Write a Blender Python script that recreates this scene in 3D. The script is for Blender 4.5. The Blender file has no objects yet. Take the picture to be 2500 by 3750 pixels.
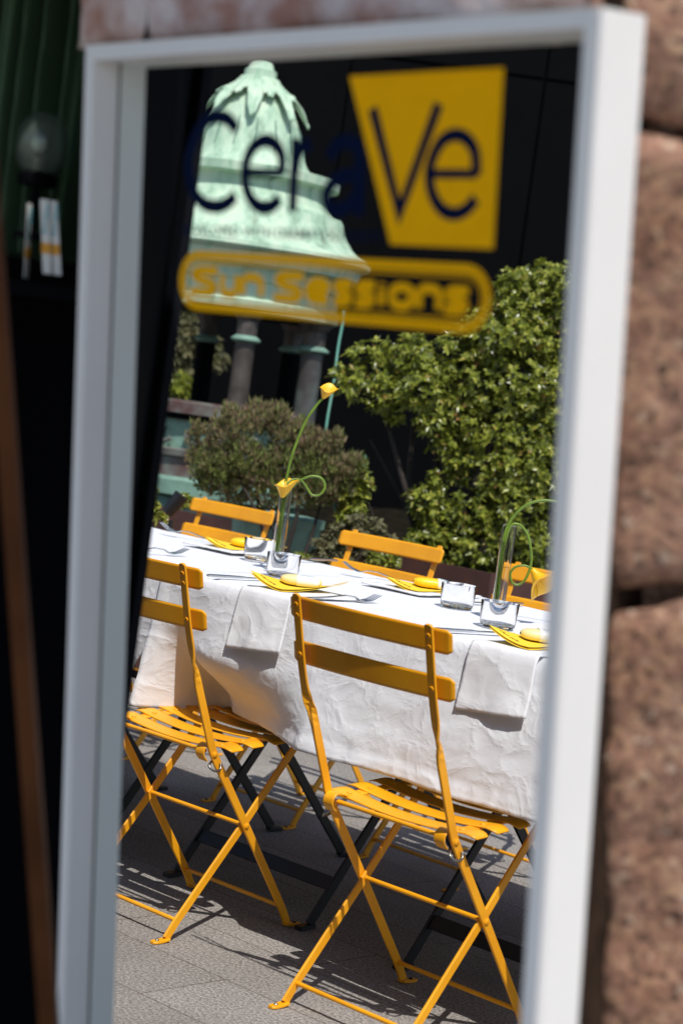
import bpy, math, random
import numpy as np
from mathutils import Vector, Matrix, noise
random.seed(7); rng = np.random.default_rng(7)
scene = bpy.context.scene
col = scene.collection

# ---------------------------------------------------------------- camera, sky, sun
CAM = Vector((2.4599, -2.9550, 1.1941))
RGT = Vector((0.71195, 0.68920, 0.13464)); DWN = Vector((0.13363, 0.05526, -0.98949)); LOOK = Vector((-0.68940, 0.72246, -0.05275))
FPX = 7119.73
cd = bpy.data.cameras.new('camera'); cam = bpy.data.objects.new('camera', cd); col.objects.link(cam)
cam.matrix_world = Matrix(((RGT.x, -DWN.x, -LOOK.x, CAM.x), (RGT.y, -DWN.y, -LOOK.y, CAM.y), (RGT.z, -DWN.z, -LOOK.z, CAM.z), (0, 0, 0, 1)))
cd.sensor_fit = 'HORIZONTAL'; cd.sensor_width = 24.0; cd.lens = FPX / 2500 * 24.0
cd.clip_start = 0.05; cd.clip_end = 500
cd.dof.use_dof = True; cd.dof.focus_distance = 4.3; cd.dof.aperture_fstop = 4.6
scene.camera = cam
SUN = Vector((0.442, -0.267, 0.856)).normalized()
w = bpy.data.worlds.new('World'); scene.world = w; w.use_nodes = True
nt = w.node_tree; bg = nt.nodes['Background']
sky = nt.nodes.new('ShaderNodeTexSky'); sky.sky_type = 'NISHITA'; sky.sun_disc = False
sky.sun_elevation = math.asin(SUN.z); sky.sun_rotation = math.atan2(SUN.x, SUN.y)
nt.links.new(sky.outputs[0], bg.inputs[0]); bg.inputs[1].default_value = 0.14
sl = bpy.data.lights.new('sun', 'SUN'); sl.energy = 4.5; sl.angle = math.radians(0.5); sl.color = (1.0, 0.965, 0.91)
so = bpy.data.objects.new('sun', sl); col.objects.link(so); so.rotation_euler = SUN.to_track_quat('Z', 'Y').to_euler(); so.location = (3, -3, 8)
scene.view_settings.view_transform = 'Standard'; scene.view_settings.look = 'None'
scene.view_settings.exposure = 0.0; scene.view_settings.gamma = 1.0
scene.cycles.max_bounces = 10; scene.cycles.transparent_max_bounces = 16
scene.cycles.sample_clamp_indirect = 6.0

# ---------------------------------------------------------------- materials
def mat(name, c, rough=0.6, metal=0.0, var=0.0, vscale=8.0, bump=0.0, bscale=60.0, c2=None, spec=0.5, coat=0.0, detail=6.0):
    m = bpy.data.materials.new(name); m.use_nodes = True
    t = m.node_tree; b = t.nodes['Principled BSDF']
    b.inputs['Base Color'].default_value = (*c, 1); b.inputs['Roughness'].default_value = rough
    b.inputs['Metallic'].default_value = metal; b.inputs['Specular IOR Level'].default_value = spec
    b.inputs['Coat Weight'].default_value = coat
    co = t.nodes.new('ShaderNodeTexCoord')
    if var > 0 or c2:
        n = t.nodes.new('ShaderNodeTexNoise'); n.inputs['Scale'].default_value = vscale; n.inputs['Detail'].default_value = detail
        t.links.new(co.outputs['Object'], n.inputs['Vector'])
        r = t.nodes.new('ShaderNodeValToRGB'); r.color_ramp.elements[0].position = 0.35; r.color_ramp.elements[1].position = 0.65
        a = c2 if c2 else tuple(x * (1 - var) for x in c)
        r.color_ramp.elements[0].color = (*a, 1); r.color_ramp.elements[1].color = (*c, 1)
        t.links.new(n.outputs['Fac'], r.inputs[0]); t.links.new(r.outputs[0], b.inputs['Base Color'])
    if bump > 0:
        n2 = t.nodes.new('ShaderNodeTexNoise'); n2.inputs['Scale'].default_value = bscale; n2.inputs['Detail'].default_value = 8
        t.links.new(co.outputs['Object'], n2.inputs['Vector'])
        bp = t.nodes.new('ShaderNodeBump'); bp.inputs['Strength'].default_value = bump; bp.inputs['Distance'].default_value = 0.01
        t.links.new(n2.outputs['Fac'], bp.inputs['Height']); t.links.new(bp.outputs[0], b.inputs['Normal'])
    return m

def paint_mat():
    m = mat('yellow_paint', (0.80, 0.335, 0.008), 0.38, bump=0.05, bscale=220, spec=0.45)
    t = m.node_tree; b = t.nodes['Principled BSDF']; co = [n for n in t.nodes if n.type == 'TEX_COORD'][0]
    n = t.nodes.new('ShaderNodeTexNoise'); n.inputs['Scale'].default_value = 55; n.inputs['Detail'].default_value = 9; n.inputs['Roughness'].default_value = 0.75
    t.links.new(co.outputs['Object'], n.inputs['Vector'])
    r = t.nodes.new('ShaderNodeValToRGB'); r.color_ramp.elements[0].position = 0.69; r.color_ramp.elements[1].position = 0.73
    r.color_ramp.elements[0].color = (1, 1, 1, 1); r.color_ramp.elements[1].color = (0.28, 0.21, 0.9, 1)
    t.links.new(n.outputs['Fac'], r.inputs[0])
    n4 = t.nodes.new('ShaderNodeTexNoise'); n4.inputs['Scale'].default_value = 9; n4.inputs['Detail'].default_value = 6; t.links.new(co.outputs['Object'], n4.inputs['Vector'])
    r4 = t.nodes.new('ShaderNodeValToRGB'); r4.color_ramp.elements[0].position = 0.32; r4.color_ramp.elements[1].position = 0.68
    r4.color_ramp.elements[0].color = (0.78, 0.32, 0.006, 1); r4.color_ramp.elements[1].color = (0.92, 0.41, 0.008, 1); t.links.new(n4.outputs['Fac'], r4.inputs[0])
    mxp = t.nodes.new('ShaderNodeMix'); mxp.data_type = 'RGBA'; mxp.blend_type = 'MULTIPLY'; mxp.inputs[0].default_value = 1
    t.links.new(r4.outputs[0], mxp.inputs[6]); t.links.new(r.outputs[0], mxp.inputs[7]); t.links.new(mxp.outputs[2], b.inputs['Base Color'])
    mrr = t.nodes.new('ShaderNodeMapRange'); mrr.inputs['To Min'].default_value = 0.30; mrr.inputs['To Max'].default_value = 0.52; t.links.new(n4.outputs['Fac'], mrr.inputs['Value']); t.links.new(mrr.outputs[0], b.inputs['Roughness'])
    return m

def granite_paving():
    m = bpy.data.materials.new('granite_paving'); m.use_nodes = True; t = m.node_tree; b = t.nodes['Principled BSDF']
    co = t.nodes.new('ShaderNodeTexCoord')
    def noi(s, d=8, r=0.6):
        n = t.nodes.new('ShaderNodeTexNoise'); n.inputs['Scale'].default_value = s; n.inputs['Detail'].default_value = d; n.inputs['Roughness'].default_value = r
        t.links.new(co.outputs['Object'], n.inputs['Vector']); return n
    g = noi(150, 5, 0.75); rg = t.nodes.new('ShaderNodeValToRGB')
    e = rg.color_ramp.elements; e[0].position = 0.36; e[0].color = (0.10, 0.092, 0.085, 1); e[1].position = 0.64; e[1].color = (0.52, 0.485, 0.45, 1)
    x = e.new(0.5); x.color = (0.29, 0.27, 0.25, 1)
    t.links.new(g.outputs['Fac'], rg.inputs[0])
    s = noi(2.2, 5); rs = t.nodes.new('ShaderNodeValToRGB'); rs.color_ramp.elements[0].position = 0.3; rs.color_ramp.elements[1].position = 0.7
    rs.color_ramp.elements[0].color = (0.72, 0.70, 0.68, 1); rs.color_ramp.elements[1].color = (1, 1, 1, 1)
    t.links.new(s.outputs['Fac'], rs.inputs[0])
    mx = t.nodes.new('ShaderNodeMix'); mx.data_type = 'RGBA'; mx.blend_type = 'MULTIPLY'; mx.inputs[0].default_value = 1
    t.links.new(rg.outputs[0], mx.inputs[6]); t.links.new(rs.outputs[0], mx.inputs[7])
    br = t.nodes.new('ShaderNodeTexBrick'); br.inputs['Scale'].default_value = 1.0; br.inputs['Brick Width'].default_value = 0.84; br.inputs['Row Height'].default_value = 0.23
    br.inputs['Mortar Size'].default_value = 0.0022; br.inputs['Mortar Smooth'].default_value = 0.2; br.inputs['Color1'].default_value = (1, 1, 1, 1); br.inputs['Color2'].default_value = (0.88, 0.87, 0.86, 1); br.inputs['Mortar'].default_value = (0.48, 0.43, 0.38, 1)
    mp = t.nodes.new('ShaderNodeMapping'); mp.inputs['Location'].default_value = (0.335, 0.18, 0)
    t.links.new(co.outputs['Object'], mp.inputs[0]); t.links.new(mp.outputs[0], br.inputs['Vector'])
    m2 = t.nodes.new('ShaderNodeMix'); m2.data_type = 'RGBA'; m2.blend_type = 'MULTIPLY'; m2.inputs[0].default_value = 1
    t.links.new(mx.outputs[2], m2.inputs[6]); t.links.new(br.outputs['Color'], m2.inputs[7]); t.links.new(m2.outputs[2], b.inputs['Base Color'])
    b.inputs['Roughness'].default_value = 0.75
    bn = noi(160, 4); bp = t.nodes.new('ShaderNodeBump'); bp.inputs['Strength'].default_value = 0.35; bp.inputs['Distance'].default_value = 0.004
    t.links.new(bn.outputs['Fac'], bp.inputs['Height']); t.links.new(bp.outputs[0], b.inputs['Normal'])
    return m

def linen(name, c=(0.80, 0.81, 0.84), big=0.30):
    m = bpy.data.materials.new(name); m.use_nodes = True; t = m.node_tree; b = t.nodes['Principled BSDF']
    b.inputs['Base Color'].default_value = (*c, 1); b.inputs['Roughness'].default_value = 0.85; b.inputs['Specular IOR Level'].default_value = 0.15
    co = t.nodes.new('ShaderNodeTexCoord')
    n = t.nodes.new('ShaderNodeTexNoise'); n.noise_type = 'RIDGED_MULTIFRACTAL'; n.inputs['Scale'].default_value = 10; n.inputs['Detail'].default_value = 7; n.inputs['Roughness'].default_value = 0.6; n.inputs['Distortion'].default_value = 0.5; n.inputs['Offset'].default_value = 0.95; n.inputs['Gain'].default_value = 1.4
    mpn = t.nodes.new('ShaderNodeMapping'); mpn.inputs['Rotation'].default_value = (0.3, 0.5, 0.2); mpn.inputs['Scale'].default_value = (1.0, 0.8, 1.3)
    t.links.new(co.outputs['Object'], mpn.inputs[0]); t.links.new(mpn.outputs[0], n.inputs['Vector'])
    nl = t.nodes.new('ShaderNodeTexNoise'); nl.noise_type = 'RIDGED_MULTIFRACTAL'; nl.inputs['Scale'].default_value = 3.2; nl.inputs['Detail'].default_value = 2; nl.inputs['Distortion'].default_value = 0.25; nl.inputs['Offset'].default_value = 1.0; nl.inputs['Gain'].default_value = 2.0
    mpl = t.nodes.new('ShaderNodeMapping'); mpl.inputs['Rotation'].default_value = (0.0, 0.75, 0.1); mpl.inputs['Scale'].default_value = (3.2, 1.0, 0.8)
    t.links.new(co.outputs['Object'], mpl.inputs[0]); t.links.new(mpl.outputs[0], nl.inputs['Vector'])
    pl = t.nodes.new('ShaderNodeMath'); pl.operation = 'MULTIPLY_ADD'; pl.inputs[1].default_value = 0.5; t.links.new(nl.outputs['Fac'], pl.inputs[0]); t.links.new(n.outputs['Fac'], pl.inputs[2])
    n3 = t.nodes.new('ShaderNodeTexNoise'); n3.inputs['Scale'].default_value = 80; n3.inputs['Detail'].default_value = 6; t.links.new(co.outputs['Object'], n3.inputs['Vector'])
    ad = t.nodes.new('ShaderNodeMath'); ad.operation = 'MULTIPLY_ADD'; ad.inputs[1].default_value = 0.45
    t.links.new(n3.outputs['Fac'], ad.inputs[0]); t.links.new(pl.outputs[0], ad.inputs[2])
    wv = t.nodes.new('ShaderNodeTexNoise'); wv.inputs['Scale'].default_value = 420; wv.inputs['Detail'].default_value = 2; t.links.new(co.outputs['Object'], wv.inputs['Vector'])
    a2 = t.nodes.new('ShaderNodeMath'); a2.operation = 'MULTIPLY_ADD'; a2.inputs[1].default_value = 0.10; t.links.new(wv.outputs['Fac'], a2.inputs[0]); t.links.new(ad.outputs[0], a2.inputs[2])
    bp = t.nodes.new('ShaderNodeBump'); bp.inputs['Strength'].default_value = big; bp.inputs['Distance'].default_value = 0.0045
    t.links.new(a2.outputs[0], bp.inputs['Height']); t.links.new(bp.outputs[0], b.inputs['Normal'])
    tr = t.nodes.new('ShaderNodeBsdfTranslucent'); tr.inputs[0].default_value = (c[0] * 0.95, c[1] * 0.95, c[2] * 0.95, 1)
    ms = t.nodes.new('ShaderNodeMixShader'); ms.inputs[0].default_value = 0.16
    t.links.new(b.outputs[0], ms.inputs[1]); t.links.new(tr.outputs[0], ms.inputs[2]); t.links.new(ms.outputs[0], t.nodes['Material Output'].inputs[0])
    return m

def stone_mat():
    m = bpy.data.materials.new('red_granite'); m.use_nodes = True; t = m.node_tree; b = t.nodes['Principled BSDF']
    co = t.nodes.new('ShaderNodeTexCoord')
    def noi(s, d=6, r=0.6):
        n = t.nodes.new('ShaderNodeTexNoise'); n.inputs['Scale'].default_value = s; n.inputs['Detail'].default_value = d; n.inputs['Roughness'].default_value = r
        t.links.new(co.outputs['Object'], n.inputs['Vector']); return n
    a = t.nodes.new('ShaderNodeTexVoronoi'); a.inputs['Scale'].default_value = 165; t.links.new(co.outputs['Object'], a.inputs['Vector'])
    sp_ = t.nodes.new('ShaderNodeSeparateColor'); t.links.new(a.outputs['Color'], sp_.inputs[0])
    ra = t.nodes.new('ShaderNodeValToRGB'); e = ra.color_ramp.elements
    e[0].position = 0.0; e[0].color = (0.15, 0.09, 0.065, 1); e[1].position = 1.0; e[1].color = (0.80, 0.62, 0.50, 1)
    for p_, c_ in ((0.2, (0.38, 0.21, 0.145)), (0.5, (0.55, 0.30, 0.21)), (0.75, (0.63, 0.38, 0.27)), (0.92, (0.72, 0.45, 0.27))):
        x = e.new(p_); x.color = (*c_, 1)
    t.links.new(sp_.outputs[0], ra.inputs[0])
    s = noi(9, 5); rs = t.nodes.new('ShaderNodeValToRGB'); rs.color_ramp.elements[0].position = 0.35; rs.color_ramp.elements[1].position = 0.65
    rs.color_ramp.elements[0].color = (0.70, 0.62, 0.55, 1); rs.color_ramp.elements[1].color = (1, 1, 1, 1); t.links.new(s.outputs['Fac'], rs.inputs[0])
    mx = t.nodes.new('ShaderNodeMix'); mx.data_type = 'RGBA'; mx.blend_type = 'MULTIPLY'; mx.inputs[0].default_value = 1
    t.links.new(ra.outputs[0], mx.inputs[6]); t.links.new(rs.outputs[0], mx.inputs[7]); t.links.new(mx.outputs[2], b.inputs['Base Color'])
    b.inputs['Roughness'].default_value = 0.8
    n3 = noi(70, 8, 0.7); bp = t.nodes.new('ShaderNodeBump'); bp.inputs['Strength'].default_value = 0.9; bp.inputs['Distance'].default_value = 0.012
    t.links.new(n3.outputs['Fac'], bp.inputs['Height']); t.links.new(bp.outputs[0], b.inputs['Normal'])
    return m

def leaf_mat(name, stops, rough=0.35, trans=0.35):
    m = bpy.data.materials.new(name); m.use_nodes = True; t = m.node_tree; b = t.nodes['Principled BSDF']
    g = t.nodes.new('ShaderNodeNewGeometry'); r = t.nodes.new('ShaderNodeValToRGB'); e = r.color_ramp.elements
    e[0].position = stops[0][0]; e[0].color = (*stops[0][1], 1); e[1].position = stops[-1][0]; e[1].color = (*stops[-1][1], 1)
    for p, c in stops[1:-1]:
        x = e.new(p); x.color = (*c, 1)
    t.links.new(g.outputs['Random Per Island'], r.inputs[0]); t.links.new(r.outputs[0], b.inputs['Base Color'])
    b.inputs['Roughness'].default_value = rough; b.inputs['Specular IOR Level'].default_value = 0.5
    tr = t.nodes.new('ShaderNodeBsdfTranslucent'); t.links.new(r.outputs[0], tr.inputs[0])
    ms = t.nodes.new('ShaderNodeMixShader'); ms.inputs[0].default_value = trans
    t.links.new(b.outputs[0], ms.inputs[1]); t.links.new(tr.outputs[0], ms.inputs[2]); t.links.new(ms.outputs[0], t.nodes['Material Output'].inputs[0])
    return m

def glass_mat(name, tint=(0.97, 0.98, 0.98), f0=0.035, edge=0.55, rimc=0.45, milk=0.0):
    m = bpy.data.materials.new(name); m.use_nodes = True; t = m.node_tree; t.nodes.remove(t.nodes['Principled BSDF'])
    tp = t.nodes.new('ShaderNodeBsdfTransparent'); rim = t.nodes.new('ShaderNodeMix'); rim.data_type = 'RGBA'; rim.inputs[6].default_value = (*tint, 1); rim.inputs[7].default_value = tuple(x * rimc for x in tint) + (1,); t.links.new(rim.outputs[2], tp.inputs[0])
    gl = t.nodes.new('ShaderNodeBsdfGlossy'); gl.inputs['Roughness'].default_value = 0.02
    ge = t.nodes.new('ShaderNodeNewGeometry'); dt = t.nodes.new('ShaderNodeVectorMath'); dt.operation = 'DOT_PRODUCT'
    t.links.new(ge.outputs['Normal'], dt.inputs[0]); t.links.new(ge.outputs['Incoming'], dt.inputs[1])
    ab = t.nodes.new('ShaderNodeMath'); ab.operation = 'ABSOLUTE'; t.links.new(dt.outputs['Value'], ab.inputs[0])
    om = t.nodes.new('ShaderNodeMath'); om.operation = 'SUBTRACT'; om.inputs[0].default_value = 1; t.links.new(ab.outputs[0], om.inputs[1])
    pw = t.nodes.new('ShaderNodeMath'); pw.operation = 'POWER'; pw.inputs[1].default_value = 4.0; t.links.new(om.outputs[0], pw.inputs[0])
    p2 = t.nodes.new('ShaderNodeMath'); p2.operation = 'POWER'; p2.inputs[1].default_value = 5.0; t.links.new(om.outputs[0], p2.inputs[0]); t.links.new(p2.outputs[0], rim.inputs[0])
    fr = t.nodes.new('ShaderNodeMath'); fr.operation = 'MULTIPLY_ADD'; fr.inputs[1].default_value = 0.9 * edge; fr.inputs[2].default_value = f0; t.links.new(pw.outputs[0], fr.inputs[0])
    ms = t.nodes.new('ShaderNodeMixShader'); t.links.new(fr.outputs[0], ms.inputs[0]); t.links.new(tp.outputs[0], ms.inputs[1]); t.links.new(gl.outputs[0], ms.inputs[2])
    if milk > 0:
        df = t.nodes.new('ShaderNodeBsdfDiffuse'); df.inputs[0].default_value = (0.34, 0.42, 0.36, 1); mk = t.nodes.new('ShaderNodeMixShader'); mk.inputs[0].default_value = milk
        t.links.new(ms.outputs[0], mk.inputs[1]); t.links.new(df.outputs[0], mk.inputs[2]); ms = mk
    t.links.new(ms.outputs[0], t.nodes['Material Output'].inputs[0])
    return m

def copper_mat():
    m = mat('green_copper', (0.42, 0.62, 0.49), 0.65, bump=0.12, bscale=40)
    t = m.node_tree; b = t.nodes['Principled BSDF']; co = [n for n in t.nodes if n.type == 'TEX_COORD'][0]
    mp = t.nodes.new('ShaderNodeMapping'); mp.inputs['Scale'].default_value = (9, 9, 1.6); t.links.new(co.outputs['Object'], mp.inputs[0])
    n = t.nodes.new('ShaderNodeTexNoise'); n.inputs['Scale'].default_value = 1.5; n.inputs['Detail'].default_value = 8; n.inputs['Roughness'].default_value = 0.65; t.links.new(mp.outputs[0], n.inputs['Vector'])
    r = t.nodes.new('ShaderNodeValToRGB'); e = r.color_ramp.elements
    e[0].position = 0.28; e[0].color = (0.16, 0.20, 0.14, 1); e[1].position = 0.7; e[1].color = (0.50, 0.60, 0.45, 1)
    x = e.new(0.42); x.color = (0.30, 0.46, 0.33, 1); x = e.new(0.52); x.color = (0.42, 0.56, 0.42, 1)
    t.links.new(n.outputs['Fac'], r.inputs[0]); t.links.new(r.outputs[0], b.inputs['Base Color'])
    return m

def real_glass(name, c=(1, 1, 1), ior=1.45):
    m = bpy.data.materials.new(name); m.use_nodes = True; b = m.node_tree.nodes['Principled BSDF']
    b.inputs['Base Color'].default_value = (*c, 1); b.inputs['Roughness'].default_value = 0.0; b.inputs['Transmission Weight'].default_value = 1.0; b.inputs['IOR'].default_value = ior
    return m

M = dict(
    gap=mat('gap_shade_brown', (0.045, 0.028, 0.02), 0.9, var=0.5, vscale=30, spec=0.05),
    yellow=paint_mat(), ground=granite_paving(), linen=linen('white_linen'), napkin=linen('napkin_linen', (0.82, 0.82, 0.84), 0.26), stone=stone_mat(),
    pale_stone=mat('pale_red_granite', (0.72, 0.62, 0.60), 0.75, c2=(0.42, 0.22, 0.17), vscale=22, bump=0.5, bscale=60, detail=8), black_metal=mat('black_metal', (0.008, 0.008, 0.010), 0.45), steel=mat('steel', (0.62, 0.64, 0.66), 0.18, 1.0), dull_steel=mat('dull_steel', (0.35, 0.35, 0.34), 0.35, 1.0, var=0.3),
    white=mat('white_frame', (0.80, 0.80, 0.79), 0.45, var=0.05, vscale=7, bump=0.02, bscale=90), reflected_liner=mat('reflected_liner', (0.70, 0.75, 0.72), 0.4), groove=mat('dark_groove', (0.10, 0.10, 0.10), 0.8),
    navy=mat('navy_vinyl', (0.0025, 0.008, 0.034), 0.7, spec=0.03), vinyl=mat('yellow_vinyl', (0.98, 0.49, 0.001), 0.6, spec=0.05, var=0.06, vscale=30),
    card=mat('yellow_card', (0.90, 0.62, 0.035), 0.6, var=0.05, vscale=30), ink=mat('card_ink', (0.22, 0.10, 0.02), 0.7), soap=mat('yellow_soap', (0.90, 0.58, 0.02), 0.35), wrap=mat('white_wrapper', (0.80, 0.80, 0.76), 0.4), cream=mat('cream_soap', (0.86, 0.72, 0.34), 0.4), blueink=mat('blue_print', (0.10, 0.30, 0.42), 0.6),
    glass=real_glass('clear_glass'), vase_glass=real_glass('vase_glass'), water=glass_mat('water', (0.93, 0.96, 0.95)),
    stem=mat('green_stem', (0.15, 0.25, 0.022), 0.4, var=0.35, vscale=20), petal=mat('yellow_petal', (0.92, 0.50, 0.006), 0.45, var=0.15, vscale=25),
    copper=copper_mat(), col1=mat('weathered_column', (0.065, 0.054, 0.045), 0.6, c2=(0.032, 0.024, 0.018), vscale=12), col2=mat('greened_column', (0.095, 0.115, 0.105), 0.45, c2=(0.045, 0.04, 0.036), vscale=9),
    capital=mat('dark_capital', (0.035, 0.030, 0.028), 0.6, c2=(0.10, 0.085, 0.075), vscale=16), post=mat('red_brown_post', (0.13, 0.055, 0.04), 0.6, c2=(0.20, 0.15, 0.13), vscale=5), maroon=mat('maroon_panel', (0.10, 0.05, 0.045), 0.6, c2=(0.16, 0.17, 0.15), vscale=14), greyledge=mat('grey_ledge', (0.19, 0.21, 0.18), 0.7, c2=(0.10, 0.09, 0.08), vscale=12),
    turq=mat('turquoise_slab', (0.19, 0.33, 0.26), 0.6, var=0.3, vscale=14), facade=mat('black_facade', (0.0026, 0.0028, 0.0034), 0.6, var=0.25, vscale=3, spec=0.03), dark=mat('black_panel', (0.003, 0.003, 0.004), 0.6, spec=0.03), darkgrey=mat('charcoal_panel', (0.007, 0.008, 0.011), 0.6, spec=0.05),
    corten=mat('rusty_steel', (0.085, 0.03, 0.02), 0.7, c2=(0.05, 0.02, 0.016), vscale=8, bump=0.1), soil=mat('bed_soil', (0.016, 0.014, 0.010), 1.0, spec=0.0, c2=(0.008, 0.007, 0.005), vscale=14, bump=0.5, bscale=30),
    bark=mat('bark', (0.028, 0.020, 0.015), 0.85, bump=0.4, bscale=60, var=0.4), hose=mat('turquoise_hose', (0.09, 0.25, 0.19), 0.5), curtain=mat('green_curtain', (0.085, 0.16, 0.085), 0.75, var=0.15), smoke=glass_mat('smoked_glass', (0.60, 0.66, 0.62), rimc=0.9, edge=0.15, milk=0.15), bulb=mat('bulb_glass', (0.75, 0.76, 0.72), 0.3), brass=mat('bulb_cap', (0.30, 0.24, 0.19), 0.4), wood=mat('brown_wood', (0.10, 0.036, 0.013), 0.7, spec=0.05, var=0.4, vscale=10),
    orange=mat('orange_band', (0.80, 0.36, 0.01), 0.5), cyan=mat('cyan_print', (0.06, 0.42, 0.50), 0.6), sun_blocker=mat('dark_blocker', (0.06, 0.06, 0.065), 0.9),
    leaf=leaf_mat('glossy_leaf', [(0, (0.07, 0.095, 0.012)), (0.4, (0.17, 0.205, 0.022)), (0.8, (0.29, 0.32, 0.04)), (0.97, (0.42, 0.43, 0.08)), (1.0, (0.36, 0.16, 0.07))], 0.3, 0.3),
    sprig=leaf_mat('sprig_leaf', [(0, (0.24, 0.15, 0.095)), (0.3, (0.28, 0.19, 0.115)), (0.5, (0.15, 0.165, 0.055)), (1.0, (0.22, 0.24, 0.075))], 0.7, 0.2),
    bushgreen=leaf_mat('green_sprig', [(0, (0.07, 0.09, 0.02)), (0.5, (0.13, 0.165, 0.035)), (1.0, (0.22, 0.25, 0.06))], 0.6, 0.2),
    olive=leaf_mat('olive_leaf', [(0, (0.05, 0.05, 0.02)), (0.5, (0.12, 0.12, 0.045)), (1.0, (0.19, 0.17, 0.08))], 0.6, 0.25),
)
M['wood'].node_tree.nodes['Principled BSDF'].inputs['Roughness'].default_value = 0.5

# ---------------------------------------------------------------- mesh helpers
class MB:
    def __init__(self): self.v = []; self.f = []
    def add(self, vs, fs):
        k = len(self.v); self.v += [tuple(p) for p in vs]; self.f += [tuple(i + k for i in q) for q in fs]
    def box(self, lo, hi):
        (a, b, c), (d, e, f) = lo, hi
        self.add([(a, b, c), (d, b, c), (d, e, c), (a, e, c), (a, b, f), (d, b, f), (d, e, f), (a, e, f)],
                 [(0, 3, 2, 1), (4, 5, 6, 7), (0, 1, 5, 4), (1, 2, 6, 5), (2, 3, 7, 6), (3, 0, 4, 7)])
    def obox(self, c, ax, h):
        c = Vector(c); vs = []
        for sz in (-1, 1):
            for sx, sy in ((-1, -1), (1, -1), (1, 1), (-1, 1)):
                vs.append(c + Vector(ax[0]) * sx * h[0] + Vector(ax[1]) * sy * h[1] + Vector(ax[2]) * sz * h[2])
        self.add(vs, [(0, 3, 2, 1), (4, 5, 6, 7), (0, 1, 5, 4), (1, 2, 6, 5), (2, 3, 7, 6), (3, 0, 4, 7)])
    def tube(self, pts, r, n=8, caps=True):
        pts = [Vector(p) for p in pts]; rs = r if isinstance(r, (list, tuple)) else [r] * len(pts)
        t0 = (pts[1] - pts[0]).normalized(); up = Vector((0, 0, 1)) if abs(t0.z) < 0.9 else Vector((1, 0, 0))
        a = t0.cross(up).normalized(); vs = []
        for i, p in enumerate(pts):
            t = (pts[min(i + 1, len(pts) - 1)] - pts[max(i - 1, 0)]).normalized()
            a = (a - t * a.dot(t)).normalized(); b = t.cross(a)
            for k in range(n):
                q = 2 * math.pi * k / n; vs.append(p + (a * math.cos(q) + b * math.sin(q)) * rs[i])
        fs = [(i * n + k, i * n + (k + 1) % n, (i + 1) * n + (k + 1) % n, (i + 1) * n + k) for i in range(len(pts) - 1) for k in range(n)]
        if caps: fs += [tuple(range(n))[::-1], tuple((len(pts) - 1) * n + k for k in range(n))]
        self.add(vs, fs)
    def bar(self, secs):
        # secs: list of (centre, wide half vector, thin half vector); chamfered rectangle sweep
        vs = []
        for c, a, b in secs:
            c = Vector(c); a = Vector(a); b = Vector(b); ka = 1 - min(0.35, 0.0012 / max(a.length, 1e-6)); kb = 1 - min(0.45, 0.0012 / max(b.length, 1e-6))
            for p, q in ((ka, 1), (1, kb), (1, -kb), (ka, -1), (-ka, -1), (-1, -kb), (-1, kb), (-ka, 1)): vs.append(c + a * p + b * q)
        n = 8; m = len(secs)
        fs = [(i * n + k, i * n + (k + 1) % n, (i + 1) * n + (k + 1) % n, (i + 1) * n + k) for i in range(m - 1) for k in range(n)]
        fs += [tuple(range(n))[::-1], tuple((m - 1) * n + k for k in range(n))]
        self.add(vs, fs)
    def lathe(self, prof, c=(0, 0, 0), n=48, cap=True, ax=None):
        c = Vector(c); X, Y, Z = ax if ax else (Vector((1, 0, 0)), Vector((0, 1, 0)), Vector((0, 0, 1))); vs = []
        for r, z in prof:
            for k in range(n):
                q = 2 * math.pi * k / n; vs.append(c + X * (r * math.cos(q)) + Y * (r * math.sin(q)) + Z * z)
        m = len(prof); fs = [(i * n + k, i * n + (k + 1) % n, (i + 1) * n + (k + 1) % n, (i + 1) * n + k) for i in range(m - 1) for k in range(n)]
        if cap: fs += [tuple(range(n))[::-1], tuple((m - 1) * n + k for k in range(n))]
        self.add(vs, fs)
    def grid(self, fn, nu, nv):
        vs = [fn(i / nu, j / nv) for j in range(nv + 1) for i in range(nu + 1)]
        self.add(vs, [(j * (nu + 1) + i, j * (nu + 1) + i + 1, (j + 1) * (nu + 1) + i + 1, (j + 1) * (nu + 1) + i) for j in range(nv) for i in range(nu)])
    def ball(self, c, r, n=16, m=10):
        c = Vector(c); r = r if isinstance(r, (tuple, list)) else (r, r, r)
        self.grid(lambda u, v: c + Vector((r[0] * math.cos(2 * math.pi * u) * math.sin(math.pi * v), r[1] * math.sin(2 * math.pi * u) * math.sin(math.pi * v), -r[2] * math.cos(math.pi * v))), n, m)
    def build(self, name, m, parent=None, smooth=False, solid=0.0):
        me = bpy.data.meshes.new(name); me.from_pydata(self.v, [], self.f); me.materials.append(m); me.update()
        if smooth:
            me.polygons.foreach_set('use_smooth', [True] * len(me.polygons))
            if smooth != 'all':
                try: me.set_sharp_from_angle(angle=math.radians(35))
                except Exception: pass
        o = bpy.data.objects.new(name, me); col.objects.link(o)
        if parent: o.parent = parent
        if solid:
            s = o.modifiers.new('thickness', 'SOLIDIFY'); s.thickness = solid; s.offset = 0
        return o

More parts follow.
